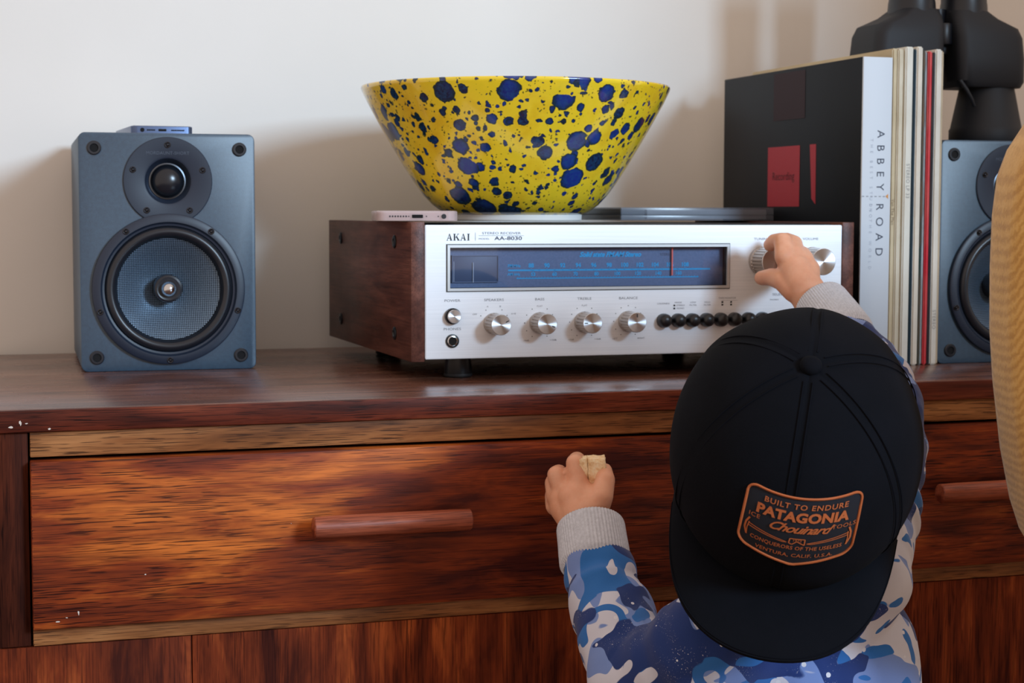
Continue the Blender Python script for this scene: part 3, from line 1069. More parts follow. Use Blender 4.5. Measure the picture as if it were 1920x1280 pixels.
M_JEWEL = P('grey_plastic_case', lin(120, 126, 138), 0.2, 0.0, Alpha=0.55)
M_SLEEVE = P('pale_inlay', lin(176, 182, 192), 0.6)
jc = thing('disc_case', 'grey translucent disc case lying on the receiver right of the bowl', 'disc case', (0.366, 0.350, 0.9426), 0.04)
box('case_base', -0.0900, 0.0900, -0.030, 0.105, 0.0002, 0.0060, M_JEWEL, jc, 0.0008)
box('case_lid', -0.0900, 0.0900, -0.030, 0.105, 0.0064, 0.0140, M_JEWEL, jc, 0.0008)
box('inlay', -0.0580, 0.0830, -0.026, 0.100, 0.0020, 0.0120, M_SLEEVE, jc)
box('spine_strip', -0.0880, -0.0620, -0.0285, 0.100, 0.0015, 0.0125, P('dark_spine', lin(92, 96, 104), 0.5), jc)

# ------------------------------------------------------------------ book and records
def cover_mat():
    m, nt, b = new_mat('black_glossy_cover')
    g = N(nt)
    n1 = g.noise(g.obj(), 9, 3)
    col = g.ramp(n1, [(0.3, lin(14, 16, 22)), (0.7, lin(20, 23, 30))])
    nt.links.new(col, b.inputs['Base Color'])
    b.inputs['Roughness'].default_value = 0.5
    b.inputs['Specular IOR Level'].default_value = 0.2
    return m


M_COVER = cover_mat()
M_SPINE = P('white_spine', lin(200, 208, 216), 0.6)
M_PAGES = P('page_edges', lin(206, 190, 160), 0.85)
M_RED = P('red_print', lin(178, 24, 44), 0.5)
M_REDD = P('dark_red_print', lin(44, 18, 24), 0.5, 0.0, Specular_IOR_Level=0.2)
bk = thing('book', 'thick black book with a white lettered spine standing beside the receiver', 'book', (0.480, 0.150, 0.8))
BW, BD, BH = 0.0325, 0.316, 0.3035
box('cover_board', -BW / 2, -BW / 2 + 0.003, 0.0, BD, 0, BH, M_COVER, bk, 0.0006)
box('cover_board', BW / 2 - 0.003, BW / 2, 0.0, BD, 0, BH, M_COVER, bk, 0.0006)
box('spine', -BW / 2 + 0.0001, BW / 2 - 0.0001, -0.0016, 0.002, 0.0, BH, M_SPINE, bk, 0.0008)
box('page_block', -BW / 2 + 0.003, BW / 2 - 0.003, 0.003, BD - 0.005, 0.003, BH - 0.004, M_PAGES, bk)
XF = -BW / 2 - 0.0003


def on_cover(name, y0, y1, z0, z1, mat):
    mk(name, [(XF, y0, z0), (XF, y0, z1), (XF, y1, z1), (XF, y1, z0)], [(0, 1, 2, 3)], mat, bk)


on_cover('cover_picture', 0.128, 0.202, 0.158, 0.222, M_RED)
mk('cover_picture', [(XF, 0.0925, 0.222), (XF, 0.1060, 0.222), (XF, 0.1010, 0.166), (XF, 0.0920, 0.160)], [(0, 1, 2, 3)], M_RED, bk)
on_cover('cover_shade', 0.118, 0.190, 0.250, 0.300, M_REDD)
vs, fs = text_geo('Recording', 0.0125)
mk('cover_lettering', [(XF - 0.0002, 0.165 - x, 0.190 + y) for x, y in vs], fs, P('dark_lettering', lin(90, 14, 26), 0.6), bk)


def down_spine(pr, body, z, x, size, space=1.0, **kw):
    vs, fs = text_geo(body, size, align='LEFT', space=space, **kw)
    pr.add([(x + b, -0.0018, z - a) for a, b in vs], [f[::-1] for f in fs])


sp = Print()
down_spine(sp, 'ABBEY', 0.2325, 0.0040, 0.0116, 2.1)
down_spine(sp, 'ROAD', 0.1610, 0.0040, 0.0116, 2.1)
sp.build('spine_title', P('navy_ink', lin(54, 60, 78), 0.6), bk)
sp = Print()
down_spine(sp, 'THE BEST STUDIO', 0.2240, -0.0058, 0.0044, 2.35)
down_spine(sp, 'IN THE WORLD', 0.1600, -0.0058, 0.0044, 2.35)
sp.build('spine_subtitle', P('pale_grey_ink', lin(168, 176, 188), 0.6), bk)
sp = Print()
for k in range(6):
    sp.rect(-0.0155 + k * 0.0046, -0.0130 + k * 0.0046, 0.1672, 0.1680, -0.0018)
sp.build('spine_rule', M_INKG, bk)
sp = Print()
sp.add([(0.0135, -0.0018, 0.1702), (0.0105, -0.0018, 0.1678), (0.0135, -0.0018, 0.1652)], [(0, 1, 2)])
sp.build('spine_mark', P('orange_mark', lin(206, 140, 60), 0.6), bk)


def sleeve_mat(name, col, col2, sc=40):
    m, nt, b = new_mat(name)
    g = N(nt)
    n1 = g.noise(g.obj((sc, 4, sc * 0.35)), 1.0, 4, 0.6)
    nt.links.new(g.ramp(n1, [(0.38, col), (0.68, col2)]), b.inputs['Base Color'])
    b.inputs['Roughness'].default_value = 0.7
    return m


recs = [  # thickness, height, front y, colour, worn colour, lean, label
    (0.0058, 0.3125, 0.004, (204, 190, 158), (176, 158, 124), 'tan worn record sleeve touching the white book spine'),
    (0.0066, 0.3120, 0.003, (214, 206, 186), (186, 174, 146), 'cream record sleeve second from the white book spine'),
    (0.0085, 0.3142, 0.000, (220, 220, 210), (206, 202, 188), 'thick off-white record sleeve in the middle of the row'),
    (0.0030, 0.3120, -0.0005, (18, 52, 66), (20, 42, 54), 'thin dark teal record sleeve left of the ivory one'),
    (0.0068, 0.3146, -0.001, (222, 214, 198), (196, 192, 180), 'ivory record sleeve between two thin dark sleeves'),
    (0.0030, 0.3112, -0.0005, (20, 60, 58), (120, 82, 50), 'thin dark green and brown record sleeve'),
    (0.0038, 0.3105, 0.002, (176, 186, 190), (70, 64, 66), 'thin grey worn record sleeve left of the red one'),
    (0.0046, 0.3105, 0.0005, (196, 20, 44), (206, 96, 90), 'bright red record sleeve'),
    (0.0030, 0.3095, 0.000, (34, 34, 44), (70, 66, 66), 'thin charcoal record sleeve right of the red one'),
    (0.0072, 0.3128, 0.000, (222, 218, 206), (196, 192, 182), 'chalk white record sleeve second from the right loudspeaker'),
    (0.0058, 0.3120, 0.006, (196, 178, 150), (168, 150, 122), 'brownish record sleeve touching the right loudspeaker'),
]
x = 0.4968
tot = sum(r[0] + 0.0001 for r in recs)
for i, (t, h, fy, c1, c2, lb) in enumerate(recs):
    m = sleeve_mat('record_sleeve_card', lin(*c1), lin(*c2))
    bm = bmesh.new()
    bx(bm, 0, t, 0, 0.313, 0, h)
    bmesh.ops.bevel(bm, geom=bm.edges[:], offset=min(0.0012, t * 0.3), segments=2, affect='EDGES')
    o = bm_obj('record_sleeve', bm, m, None, 40, Matrix.Translation((x, 0.146 + fy, 0.8001)))
    tag(o, lb, 'record', 'record sleeves in the row')
    x += t + 0.0001
    if i in (0, 2, 9):
        ink = P('spine_ink', lin(120, 96, 70) if i == 0 else lin(140, 138, 134), 0.7)
        body = {0: 'Van The Man', 2: 'STEREO LP 33', 9: 'STEREO'}[i]
        zz = {0: 0.165, 2: 0.20, 9: 0.055}[i]
        vs, fs = text_geo(body, min(0.0052, t * 0.75), align='LEFT', space=1.1)
        mk('spine_lettering', [(t / 2 + b, -0.0002, zz - a) for a, b in vs], [f[::-1] for f in fs], ink, o)

# ------------------------------------------------------------------ binoculars
M_BINO = P('binocular_rubber', lin(13, 16, 23), 0.62)
M_BINOP = P('binocular_plastic', lin(16, 19, 26), 0.4)
bn = thing('binoculars', 'large black binoculars standing upright on the right loudspeaker', 'binoculars', (0.6155, 0.262, 1.0247))
for s in (-1, 1):
    bx0 = s * 0.0620
    turned('barrel', [(0.0, 0.0), (0.030, 0.0), (0.0375, 0.0), (0.0388, 0.002), (0.0388, 0.016), (0.0375, 0.018), (0.0300, 0.055), (0.0275, 0.066), (0.0, 0.066)],
           M_BINO, bn, (bx0, 0, 0), 40, False, 35)
    # prism housing: a lofted lump
    outs = []
    for z, xa, xb, ya, yb in ((0.060, 0.016, 0.0900, 0.030, 0.030), (0.066, 0.010, 0.0915, 0.034, 0.034), (0.090, 0.008, 0.0905, 0.035, 0.035),
                              (0.112, 0.007, 0.0885, 0.034, 0.034), (0.122, 0.006, 0.0840, 0.032, 0.032), (0.132, 0.006, 0.0620, 0.028, 0.028), (0.140, 0.008, 0.0520, 0.024, 0.024)):
        outs.append([(s * ((xa + xb) / 2 + px), py, z) for px, py in rrect(xb - xa, ya + yb, min(0.013, (xb - xa) * 0.3), 5)])
    vs = [v for o in outs for v in o]
    k = len(outs[0])
    fs = []
    for a in range(len(outs) - 1):
        for i in range(k):
            j = (i + 1) % k
            fs.append((a * k + i, a * k + j, (a + 1) * k + j, (a + 1) * k + i))
    fs += [tuple(range(k))[::-1], tuple(range((len(outs) - 1) * k, len(outs) * k))]
    bm = bmesh.new()
    bv = [bm.verts.new(v) for v in vs]
    for f in fs:
        bm.faces.new([bv[i] for i in f])
    bm_obj('prism_housing', bm, M_BINO, bn, 40)
    e = turned('eyepiece', [(0.0, 0.128), (0.0265, 0.128), (0.0268, 0.133), (0.0255, 0.136), (0.0245, 0.148), (0.0240, 0.150), (0.0240, 0.222), (0.0252, 0.224), (0.0252, 0.236),
                            (0.0225, 0.239), (0.0170, 0.239), (0.0150, 0.234), (0.0, 0.233)], M_BINOP, bn, (s * 0.0315, 0, 0), 40, False, 35)
    turned('eyecup', [(0.0256, 0.226), (0.0262, 0.228), (0.0262, 0.248), (0.0235, 0.251), (0.0205, 0.248)], M_BINO, e, (0, 0, 0), 40, False)
    for q in (-0.008, 0.008):
        turned('index_stud', [(0.0022, 0.0), (0.0018, 0.0010), (0, 0.0012)], M_BINOP, e, (q, -0.0262, 0.131), 12)
turned('focus_wheel', [(0.0, 0.104), (0.0085, 0.104), (0.0095, 0.106), (0.0095, 0.124), (0.0085, 0.126), (0.0, 0.126)], M_BINOP, bn, (0, -0.012, 0), 28, False)
turned('hinge', [(0.0, 0.062), (0.0080, 0.062), (0.0080, 0.142), (0.0, 0.142)], M_BINOP, bn, (0, 0, 0), 24, False)
box('bridge', -0.03, 0.03, -0.010, 0.012, 0.094, 0.104, M_BINOP, bn, 0.002)
tube('strap', [(0.0100, -0.030, 0.066), (0.0170, -0.032, 0.056), (0.0240, -0.031, 0.046), (0.030, -0.026, 0.040)], 0.0022, M_BINO, bn, 8)

# ------------------------------------------------------------------ mustard chair
def mustard():
    m, nt, b = new_mat('mustard_weave')
    g = N(nt)
    w = g.n('ShaderNodeTexWave', {'Vector': g.obj((1, 1, 1), (0, 0, 0), (0, -0.40, 0)), 'Scale': 100.0, 'Distortion': 3.0, 'Detail': 3.0, 'Detail Scale': 3.0}, wave_type='BANDS', bands_direction='X').outputs[1]
    n1 = g.noise(g.obj((1, 1, 1)), 60, 5, 0.7)
    n2 = g.noise(g.obj((1, 1, 1)), 900, 3, 0.7)
    v = g.math('ADD', g.math('MULTIPLY', w, 0.26), g.math('MULTIPLY', n1, 0.50))
    v = g.math('ADD', v, g.math('MULTIPLY', n2, 0.24))
    col = g.ramp(v, [(0.25, lin(178, 128, 56)), (0.55, lin(206, 158, 82)), (0.8, lin(222, 180, 106))])
    nt.links.new(col, b.inputs['Base Color'])
    b.inputs['Roughness'].default_value = 0.9
    b.inputs['Sheen Weight'].default_value = 0.3
    nt.links.new(g.bump(v, 0.5, 0.0012), b.inputs['Normal'])
    return m


M_MUST = mustard()
M_LEG = wood('chair_leg_wood', lin(52, 32, 22), lin(84, 54, 36), lin(108, 72, 48), 'z', 0.4, 2.7)
CA = -0.3161
CHX, CHY = 0.5735, -0.4949
chr_ = thing('armchair', 'mustard upholstered armchair with a rounded back at the right edge', 'armchair', (CHX, CHY, 0.0), CA)
half = [(0.0, 0.157), (-0.05, 0.1555), (-0.09, 0.1500), (-0.13, 0.1380), (-0.158, 0.1210), (-0.177, 0.1020), (-0.189, 0.0820), (-0.196, 0.0620), (-0.1992, 0.0320),
        (-0.2, -0.008), (-0.1992, -0.056), (-0.196, -0.096), (-0.189, -0.149), (-0.181, -0.189), (-0.1735, -0.213), (-0.158, -0.243), (-0.135, -0.266), (-0.10, -0.281), (-0.05, -0.289), (0.0, -0.290)]
half = [(-0.33 + (0.2 + x) * (0.8615 + 0.7885 * ((0.2 + x) / 0.2) ** 1.5), z * 0.8615) for x, z in half]
outl = half + [(-x, z) for x, z in half[-2:0:-1]]
cz = -0.06
lay = [(-0.045, 0.55), (-0.0435, 0.80), (-0.039, 0.92), (-0.030, 0.985), (-0.018, 1.0), (0.018, 1.0), (0.030, 0.985), (0.039, 0.92), (0.0435, 0.80), (0.045, 0.55)]
vs, fs = [], []
k = len(outl)
for y, s in lay:
    d = (1 - s) * 0.06 / 0.45
    for x, z in outl:
        r = math.hypot(x, z - cz)
        q = max(0.0, 1 - d / r)
        vs.append((x * q, y, cz + (z - cz) * q))
for a in range(len(lay) - 1):
    for i in range(k):
        j = (i + 1) % k
        fs.append((a * k + i, a * k + j, (a + 1) * k + j, (a + 1) * k + i))
vs.append((0, -0.050, cz))
vs.append((0, 0.050, cz))
for i in range(k):
    j = (i + 1) % k
    fs.append((len(vs) - 2, j, i))
    fs.append((len(vs) - 1, (len(lay) - 1) * k + i, (len(lay) - 1) * k + j))
mk('backrest', vs, fs, M_MUST, chr_, 180, Matrix.Translation((0, 0, 0.923)))
bm = extrude_y(rrect(0.64, 0.14, 0.045, 6, 0, 0.42), -0.46, 0.02, 0.015)
bm_obj('seat', bm, M_MUST, chr_, 40)
for sx in (-1, 1):
    tube('back_post', [(sx * 0.18, 0.0, 0.42), (sx * 0.18, 0.004, 0.60), (sx * 0.18, 0.0, 0.80)], 0.016, M_LEG, chr_, 12)
    for y in (-0.38, 0.0):
        tube('leg', [(sx * 0.28, y * 1.05, 0.0), (sx * 0.26, y, 0.37)], [0.012, 0.019], M_LEG, chr_, 14)

# ------------------------------------------------------------------ the child
def skin_mat():
    m, nt, b = new_mat('skin')
    g = N(nt)
    n1 = g.noise(g.obj(), 55, 4, 0.6)
    n2 = g.noise(g.obj(), 1400, 3, 0.6)
    nt.links.new(g.ramp(n1, [(0.3, lin(216, 154, 122)), (0.7, lin(228, 174, 144))]), b.inputs['Base Color'])
    b.inputs['Roughness'].default_value = 0.48
    b.inputs['Subsurface Weight'].default_value = 0.25
    b.inputs['Subsurface Radius'].default_value = (1.0, 0.35, 0.2)
    b.inputs['Subsurface Scale'].default_value = 0.004
    nt.links.new(g.bump(n2, 0.08, 0.0004), b.inputs['Normal'])
    return m


def print_mat():
    m, nt, b = new_mat('blue_dinosaur_camouflage_print')
    g = N(nt)
    base = lin(202, 204, 218)

    def layer(off, sc, th, dist=0.8):
        return g.step(g.noise(g.obj((1, 1, 1), off), sc, 1.2, 0.35, dist), th, th + 0.006)
    peri = layer((0.3, 1.2, 0.7), 26, 0.53)
    mid = layer((4.3, 2.2, 1.7), 28, 0.55, 1.2)
    navy = layer((7.9, 5.1, 3.3), 23, 0.53, 1.0)
    col = g.mix(peri, base, lin(112, 138, 196))
    col = g.mix(mid, col, lin(34, 104, 178))
    spk_ = g.step(g.noise(g.obj(), 900, 2, 0.6), 0.66, 0.70)
    nv = g.mix(g.math('MULTIPLY', spk_, g.step(g.noise(g.obj(), 30, 1), 0.5, 0.6)), lin(12, 46, 110), base)
    col = g.mix(navy, col, nv)
    # small rows of pale teeth and dots inside the dark shapes
    v = g.n('ShaderNodeTexVoronoi', {'Vector': g.obj(), 'Scale': 120.0})
    rnd = g.n('ShaderNodeSeparateColor', {0: v.outputs['Color']}).outputs[0]
    dots = g.math('MULTIPLY', g.math('LESS_THAN', v.outputs['Distance'], 0.22), g.math('GREATER_THAN', rnd, 0.86))
    col = g.mix(dots, col, lin(214, 216, 226))
    nt.links.new(col, b.inputs['Base Color'])
    b.inputs['Roughness'].default_value = 0.85
    b.inputs['Sheen Weight'].default_value = 0.15
    nt.links.new(g.bump(g.noise(g.obj(), 1500, 3, 0.7), 0.25, 0.0005), b.inputs['Normal'])
    return m


def rib_mat():
    m, nt, b = new_mat('heather_rib')
    g = N(nt)
    n1 = g.noise(g.obj(), 420, 4, 0.7)
    nt.links.new(g.ramp(n1, [(0.3, lin(180, 184, 194)), (0.7, lin(208, 212, 222))]), b.inputs['Base Color'])
    b.inputs['Roughness'].default_value = 0.9
    return m


def cap_mat():
    m, nt, b = new_mat('navy_twill')
    g = N(nt)
    w = g.noise(g.obj(), 1100, 3, 0.7)
    n1 = g.noise(g.obj(), 30, 4, 0.6)
    nt.links.new(g.ramp(n1, [(0.3, lin(5, 7, 13)), (0.7, lin(8, 10, 17))]), b.inputs['Base Color'])
    b.inputs['Roughness'].default_value = 0.9
    b.inputs['Specular IOR Level'].default_value = 0.12
    nt.links.new(g.bump(w, 0.3, 0.0006), b.inputs['Normal'])
    return m


M_SKIN, M_PRINT, M_RIB, M_CAP = skin_mat(), print_mat(), rib_mat(), cap_mat()
M_JEANS = P('navy_trousers', lin(36, 44, 66), 0.85)
M_SHOE = P('grey_shoe', lin(110, 112, 118), 0.7)
M_EYE = P('eye', lin(60, 44, 34), 0.2)

L_INDEX = [(0.0885, -0.0735, 0.7305, 0.0088), (0.0872, -0.0665, 0.7500, 0.0076), (0.0975, -0.0430, 0.7489, 0.0070), (0.1063, -0.0360, 0.7396, 0.0065)]
L_MIDDLE = [(0.0780, -0.0640, 0.7270, 0.0085), (0.0735, -0.0600, 0.7400, 0.0076), (0.0835, -0.0385, 0.7385, 0.0068), (0.0930, -0.0320, 0.7300, 0.0062)]
L_RING = [(0.0749, -0.0588, 0.7216, 0.0090), (0.0756, -0.0477, 0.7316, 0.0075), (0.0849, -0.0319, 0.7288, 0.0070), (0.0913, -0.0323, 0.7242, 0.0065)]
L_PINKY = [(0.0752, -0.0542, 0.7139, 0.0085), (0.0773, -0.0417, 0.7205, 0.0070), (0.0853, -0.0308, 0.7184, 0.0060), (0.0895, -0.0324, 0.7154, 0.0060)]
L_THUMB = [(0.0980, -0.0831, 0.7101, 0.0100), (0.1017, -0.0883, 0.7258, 0.0095), (0.1066, -0.0837, 0.7378, 0.0080), (0.1096, -0.0736, 0.7439, 0.0065)]
L_PALM = [(0.0917, -0.0818, 0.6995, 0.0195), (0.0886, -0.0777, 0.7119, 0.0180), (0.0849, -0.0726, 0.7220, 0.0150)]
L_PALM2 = [(0.0917, -0.0818, 0.6995, 0.0185), (0.0800, -0.0663, 0.7147, 0.0140), (0.0779, -0.0630, 0.7208, 0.0120)]
L_PALM3 = [(0.0917, -0.0818, 0.6995, 0.0185), (0.0953, -0.0817, 0.7165, 0.0150), (0.0907, -0.0741, 0.7263, 0.0110)]
R_INDEX = [(0.3285, 0.0441, 0.9114, 0.0095), (0.3315, 0.0548, 0.9256, 0.0080), (0.3310, 0.0707, 0.9253, 0.0070), (0.3318, 0.0808, 0.9217, 0.0064)]
R_MIDDLE = [(0.3391, 0.0461, 0.9132, 0.0090), (0.3490, 0.0670, 0.9230, 0.0080), (0.3508, 0.0860, 0.9262, 0.0070), (0.3480, 0.0940, 0.9255, 0.0060)]
R_RING = [(0.3496, 0.0475, 0.9088, 0.0090), (0.3585, 0.0690, 0.9130, 0.0080), (0.3620, 0.0840, 0.9130, 0.0070), (0.3620, 0.0930, 0.9100, 0.0060)]
R_PINKY = [(0.3550, 0.0452, 0.9010, 0.0085), (0.3625, 0.0639, 0.9009, 0.0075), (0.3645, 0.0780, 0.8990, 0.0065), (0.3630, 0.0845, 0.8975, 0.0060)]
R_THUMB = [(0.3314, 0.0302, 0.8816, 0.0110), (0.3262, 0.0432, 0.8907, 0.0100), (0.3235, 0.0601, 0.8930, 0.0082), (0.3214, 0.0765, 0.8915, 0.0068)]
R_PALM = [(0.3469, 0.0189, 0.8691, 0.0180), (0.3383, 0.0284, 0.8864, 0.0165), (0.3360, 0.0375, 0.8990, 0.0150), (0.3325, 0.0456, 0.9075, 0.0105)]
R_PALM2 = [(0.3383, 0.0284, 0.8864, 0.0165), (0.3465, 0.0372, 0.8980, 0.0125), (0.3472, 0.0428, 0.9050, 0.0105)]
R_ARM = [(0.2480, -0.2470, 0.6860, 0.0280), (0.2990, -0.1770, 0.7513, 0.0240), (0.3225, -0.1400, 0.7840, 0.0240), (0.3411, -0.0691, 0.8250, 0.0220), (0.3475, -0.0002, 0.8569, 0.0190), (0.3469, 0.0189, 0.8691, 0.0180)]
L_ARM = [(0.1291, -0.2357, 0.6425, 0.0300), (0.0920, -0.1845, 0.6027, 0.0250), (0.0921, -0.1109, 0.6665, 0.0210), (0.0917, -0.0818, 0.6995, 0.0190)]
NECK = [(0.2139, -0.2148, 0.5904, 0.0550), (0.2041, -0.2270, 0.6629, 0.0340), (0.1898, -0.2480, 0.7390, 0.0340)]
SHOULDERS = [(0.1291, -0.2357, 0.6425, 0.0320), (0.2148, -0.2116, 0.6344, 0.0450), (0.2480, -0.2470, 0.6840, 0.0300)]
TORSO = [(0.2206, -0.2060, 0.5957, 0.0620), (0.2273, -0.2049, 0.5035, 0.0680), (0.2314, -0.2056, 0.3772, 0.0700)]
S_RARM = [(0.2480, -0.2470, 0.6860, 0.0350), (0.2990, -0.1770, 0.7513, 0.0345), (0.3225, -0.1400, 0.7840, 0.0360), (0.3410, -0.0803, 0.8169, 0.0325), (0.3455, -0.0377, 0.8407, 0.0265), (0.3480, -0.0140, 0.8555, 0.0205)]
S_LARM = [(0.1272, -0.2352, 0.6406, 0.0360), (0.0920, -0.1845, 0.6027, 0.0350), (0.0929, -0.1171, 0.6592, 0.0305), (0.0920, -0.0980, 0.6820, 0.0250)]
CUFF_R = [(0.3481, -0.0329, 0.8449, 0.0255), (0.3472, 0.0116, 0.8714, 0.0235)]
CUFF_L = [(0.0912, -0.1026, 0.6755, 0.0285), (0.0956, -0.0798, 0.7011, 0.0282)]

kid = thing('person', 'small child in a dark backwards cap and blue printed top, reaching for the tuning knob', 'person', (0.2314, -0.2056, 0.0))
KOFF = Matrix.Translation(-Vector(kid.location))

# head frame
Bv = Vector((-0.4615, -0.8871, 0)).normalized()
Rv = Vector((0.8871, -0.4615, 0)).normalized()
Zv = Vector((0, 0, 1))


def tilted(al, roll):
    U = Zv * math.cos(al) + Bv * math.sin(al)
    V = Bv * math.cos(al) - Zv * math.sin(al)
    S = Rv.copy()
    q = Matrix.Rotation(roll, 3, Bv)      # lean to the right as seen from behind
    U, V, S = q @ U, q @ V, q @ S
    return S, V, U


HC = Vector((0.1673, -0.2898, 0.7844))
hS, hV, hU = tilted(math.radians(28), math.radians(-3))
HB = Matrix((hS, hV, hU)).transposed()       # columns: side, back-of-head, up
HH = HC + HB @ Vector((0, -0.004, -0.012))
bm = bmesh.new()
blob(bm, HH + HB @ Vector((0, 0.000, 0.010)), (0.068, 0.074, 0.070), HB)
blob(bm, HH + HB @ Vector((0, -0.030, -0.040)), (0.056, 0.050, 0.052), HB)      # face and cheeks
blob(bm, HH + HB @ Vector((0, -0.066, -0.078)), (0.022, 0.016, 0.014), HB)      # chin
blob(bm, HH + HB @ Vector((0, -0.080, -0.036)), (0.009, 0.010, 0.010), HB)      # nose
for s in (-1, 1):
    blob(bm, HH + HB @ Vector((s * 0.034, -0.062, -0.050)), (0.020, 0.018, 0.018), HB)   # cheeks
    blob(bm, HH + HB @ Vector((s * 0.069, 0.002, -0.034)), (0.007, 0.014, 0.021), HB)    # ears
    blob(bm, HH + HB @ Vector((s * 0.010, -0.0765, -0.0600)), (0.012, 0.006, 0.004), HB)  # lips
for c in (NECK, SHOULDERS, TORSO, R_ARM, L_ARM, L_INDEX, L_MIDDLE, L_RING, L_PINKY, L_THUMB, L_PALM, L_PALM2, L_PALM3,
          R_INDEX, R_MIDDLE, R_RING, R_PINKY, R_THUMB, R_PALM, R_PALM2):
    chain(bm, c)
HIP = Vector(TORSO[-1][:3])
for s in (-1, 1):
    hp = HIP + Rv * s * 0.042
    kn = HIP + Rv * s * 0.050 + Vector((0, 0.01, -0.17))
    an = HIP + Rv * s * 0.052 + Vector((0, 0.0, -0.335))
    toe = an - Bv * 0.075 + Vector((0, 0, -0.012))
    chain(bm, [(*hp, 0.052), (*kn, 0.036), (*an, 0.026), (*toe, 0.018)])
me = remesh(bm, 0.0016, 4)
me.transform(KOFF)
me.name = 'body'
body = obj('body', me, M_SKIN, kid, 180)
for s in (-1, 1):
    e = bmesh.new()
    blob(e, HH + HB @ Vector((s * 0.026, -0.0735, -0.022)), (0.0085, 0.006, 0.0060), HB)
    for v in e.verts:
        v.co = KOFF @ v.co
    bm_obj('eye', e, M_EYE, kid, 180)

# sweater
bm = bmesh.new()
chain(bm, S_RARM)
chain(bm, S_LARM)
chain(bm, [(*p[:3], p[3] + 0.006) for p in SHOULDERS])
chain(bm, [(0.2139, -0.2148, 0.6004, 0.064), (0.2206, -0.2060, 0.5757, 0.072), (0.2273, -0.2049, 0.5035, 0.080), (0.2314, -0.2056, 0.420, 0.084)])
chain(bm, [(0.1500, -0.2200, 0.585, 0.040), (0.2273, -0.2049, 0.5035, 0.076)])
chain(bm, [(0.2620, -0.2300, 0.630, 0.036), (0.2640, -0.2150, 0.52, 0.056), (0.2640, -0.2100, 0.42, 0.060)])
chain(bm, [(0.1850, -0.2100, 0.52, 0.064), (0.1900, -0.2060, 0.42, 0.066)])
chain(bm, [(0.2139, -0.2148, 0.6100, 0.056), (0.2080, -0.2230, 0.650, 0.043)])
me = remesh(bm, 0.0024, 10)


def seg_t(p, pts):
    best = (1e9, 0.0)
    acc = 0.0
    for a, b in zip(pts[:-1], pts[1:]):
        A, Bp = Vector(a[:3]), Vector(b[:3])
        d = Bp - A
        t = max(0, min(1, (p - A).dot(d) / d.length_squared))
        q = (p - (A + d * t)).length
        if q < best[0]:
            best = (q, acc + t * d.length)
        acc += d.length
    return best


nrm = [v.normal.copy() for v in me.vertices]
for v, nn in zip(me.vertices, nrm):
    co = v.co
    f = 0.0
    for pts, ph_ in ((S_RARM, 0.0), (S_LARM, 1.7)):
        d, t = seg_t(co, pts)
        w = max(0.0, 1 - max(0.0, d - 0.038) / 0.02)
        tw = noise.noise(co * 14 + Vector((ph_, 0, 0))) * 2.6
        f += w * (math.sin(t * 150 + tw * 2.2) * 0.0016 + noise.noise(Vector((t * 60, tw, ph_))) * 0.0026)
    f += noise.noise(co * 20) * 0.0030 + noise.noise(Vector((co.x * 60, co.y * 60, co.z * 14))) * 0.0016
    v.co = co + nn * f
me.transform(KOFF)
me.name = 'sweater'
obj('sweater', me, M_PRINT, kid, 180)


def cuff(pts, name='cuff', nrib=64):
    a, b = Vector(pts[0][:3]), Vector(pts[1][:3])
    d = (b - a).normalized()
    u = d.orthogonal().normalized()
    w = d.cross(u)
    vs, fs = [], []
    n = nrib * 4
    ax = (b - a).length
    prof = [(-0.10, 0.90), (0.0, 0.985), (0.06, 1.0), (0.3, 1.005), (0.6, 1.0), (0.9, 1.0), (0.97, 0.985), (1.0, 0.955), (0.99, 0.92), (0.9, 0.90), (0.6, 0.885)]
    for t, k in prof:
        r = (pts[0][3] * (1 - t) + pts[1][3] * t) * k
        for i in range(n):
            an = 2 * PI * i / n
            rr = r + 0.00042 * math.cos(an * nrib) + 0.0010 * math.sin(an * 2 + t * 1.2)
            vs.append(a + d * (ax * t) + (u * math.cos(an) + w * math.sin(an)) * rr)
    for k in range(len(prof) - 1):
        for i in range(n):
            j = (i + 1) % n
            fs.append((k * n + i, k * n + j, (k + 1) * n + j, (k + 1) * n + i))
    mk(name, [KOFF @ v for v in vs], fs, M_RIB, kid, 180)


cuff(CUFF_R)
cuff(CUFF_L)
# trousers and shoes (below the picture)
bm = bmesh.new()
for s in (-1, 1):
    hp = HIP + Rv * s * 0.042
    kn = HIP + Rv * s * 0.050 + Vector((0, 0.01, -0.17))
    an = HIP + Rv * s * 0.052 + Vector((0, 0.0, -0.310))
    chain(bm, [(*hp, 0.060), (*kn, 0.047), (*an, 0.040)])
chain(bm, [(*HIP, 0.078), (*(HIP + Vector((0, 0, 0.05))), 0.077)])
me = remesh(bm, 0.004, 8)
me.transform(KOFF)
obj('trousers', me, M_JEANS, kid, 180)
for s in (-1, 1):
    an = HIP + Rv * s * 0.052 + Vector((0, 0.0, -0.345))
    bm = bmesh.new()
    chain(bm, [(*(an + Bv * 0.022), 0.032), (*(an - Bv * 0.03), 0.031), (*(an - Bv * 0.080), 0.029)])
    me = remesh(bm, 0.004, 6)
    for v in me.vertices:
        v.co.z = max(v.co.z, 0.0005)
    me.transform(KOFF)
    obj('shoe', me, M_SHOE, kid, 180)

# ---- cap
cS, cV, cU = tilted(math.radians(47), math.radians(-8))
CB = Matrix((cS, cV, cU)).transposed()
CA_, CF, CBk, CH = 0.0865, 0.0990, 0.0980, 0.1000
COLLAR = 0.034


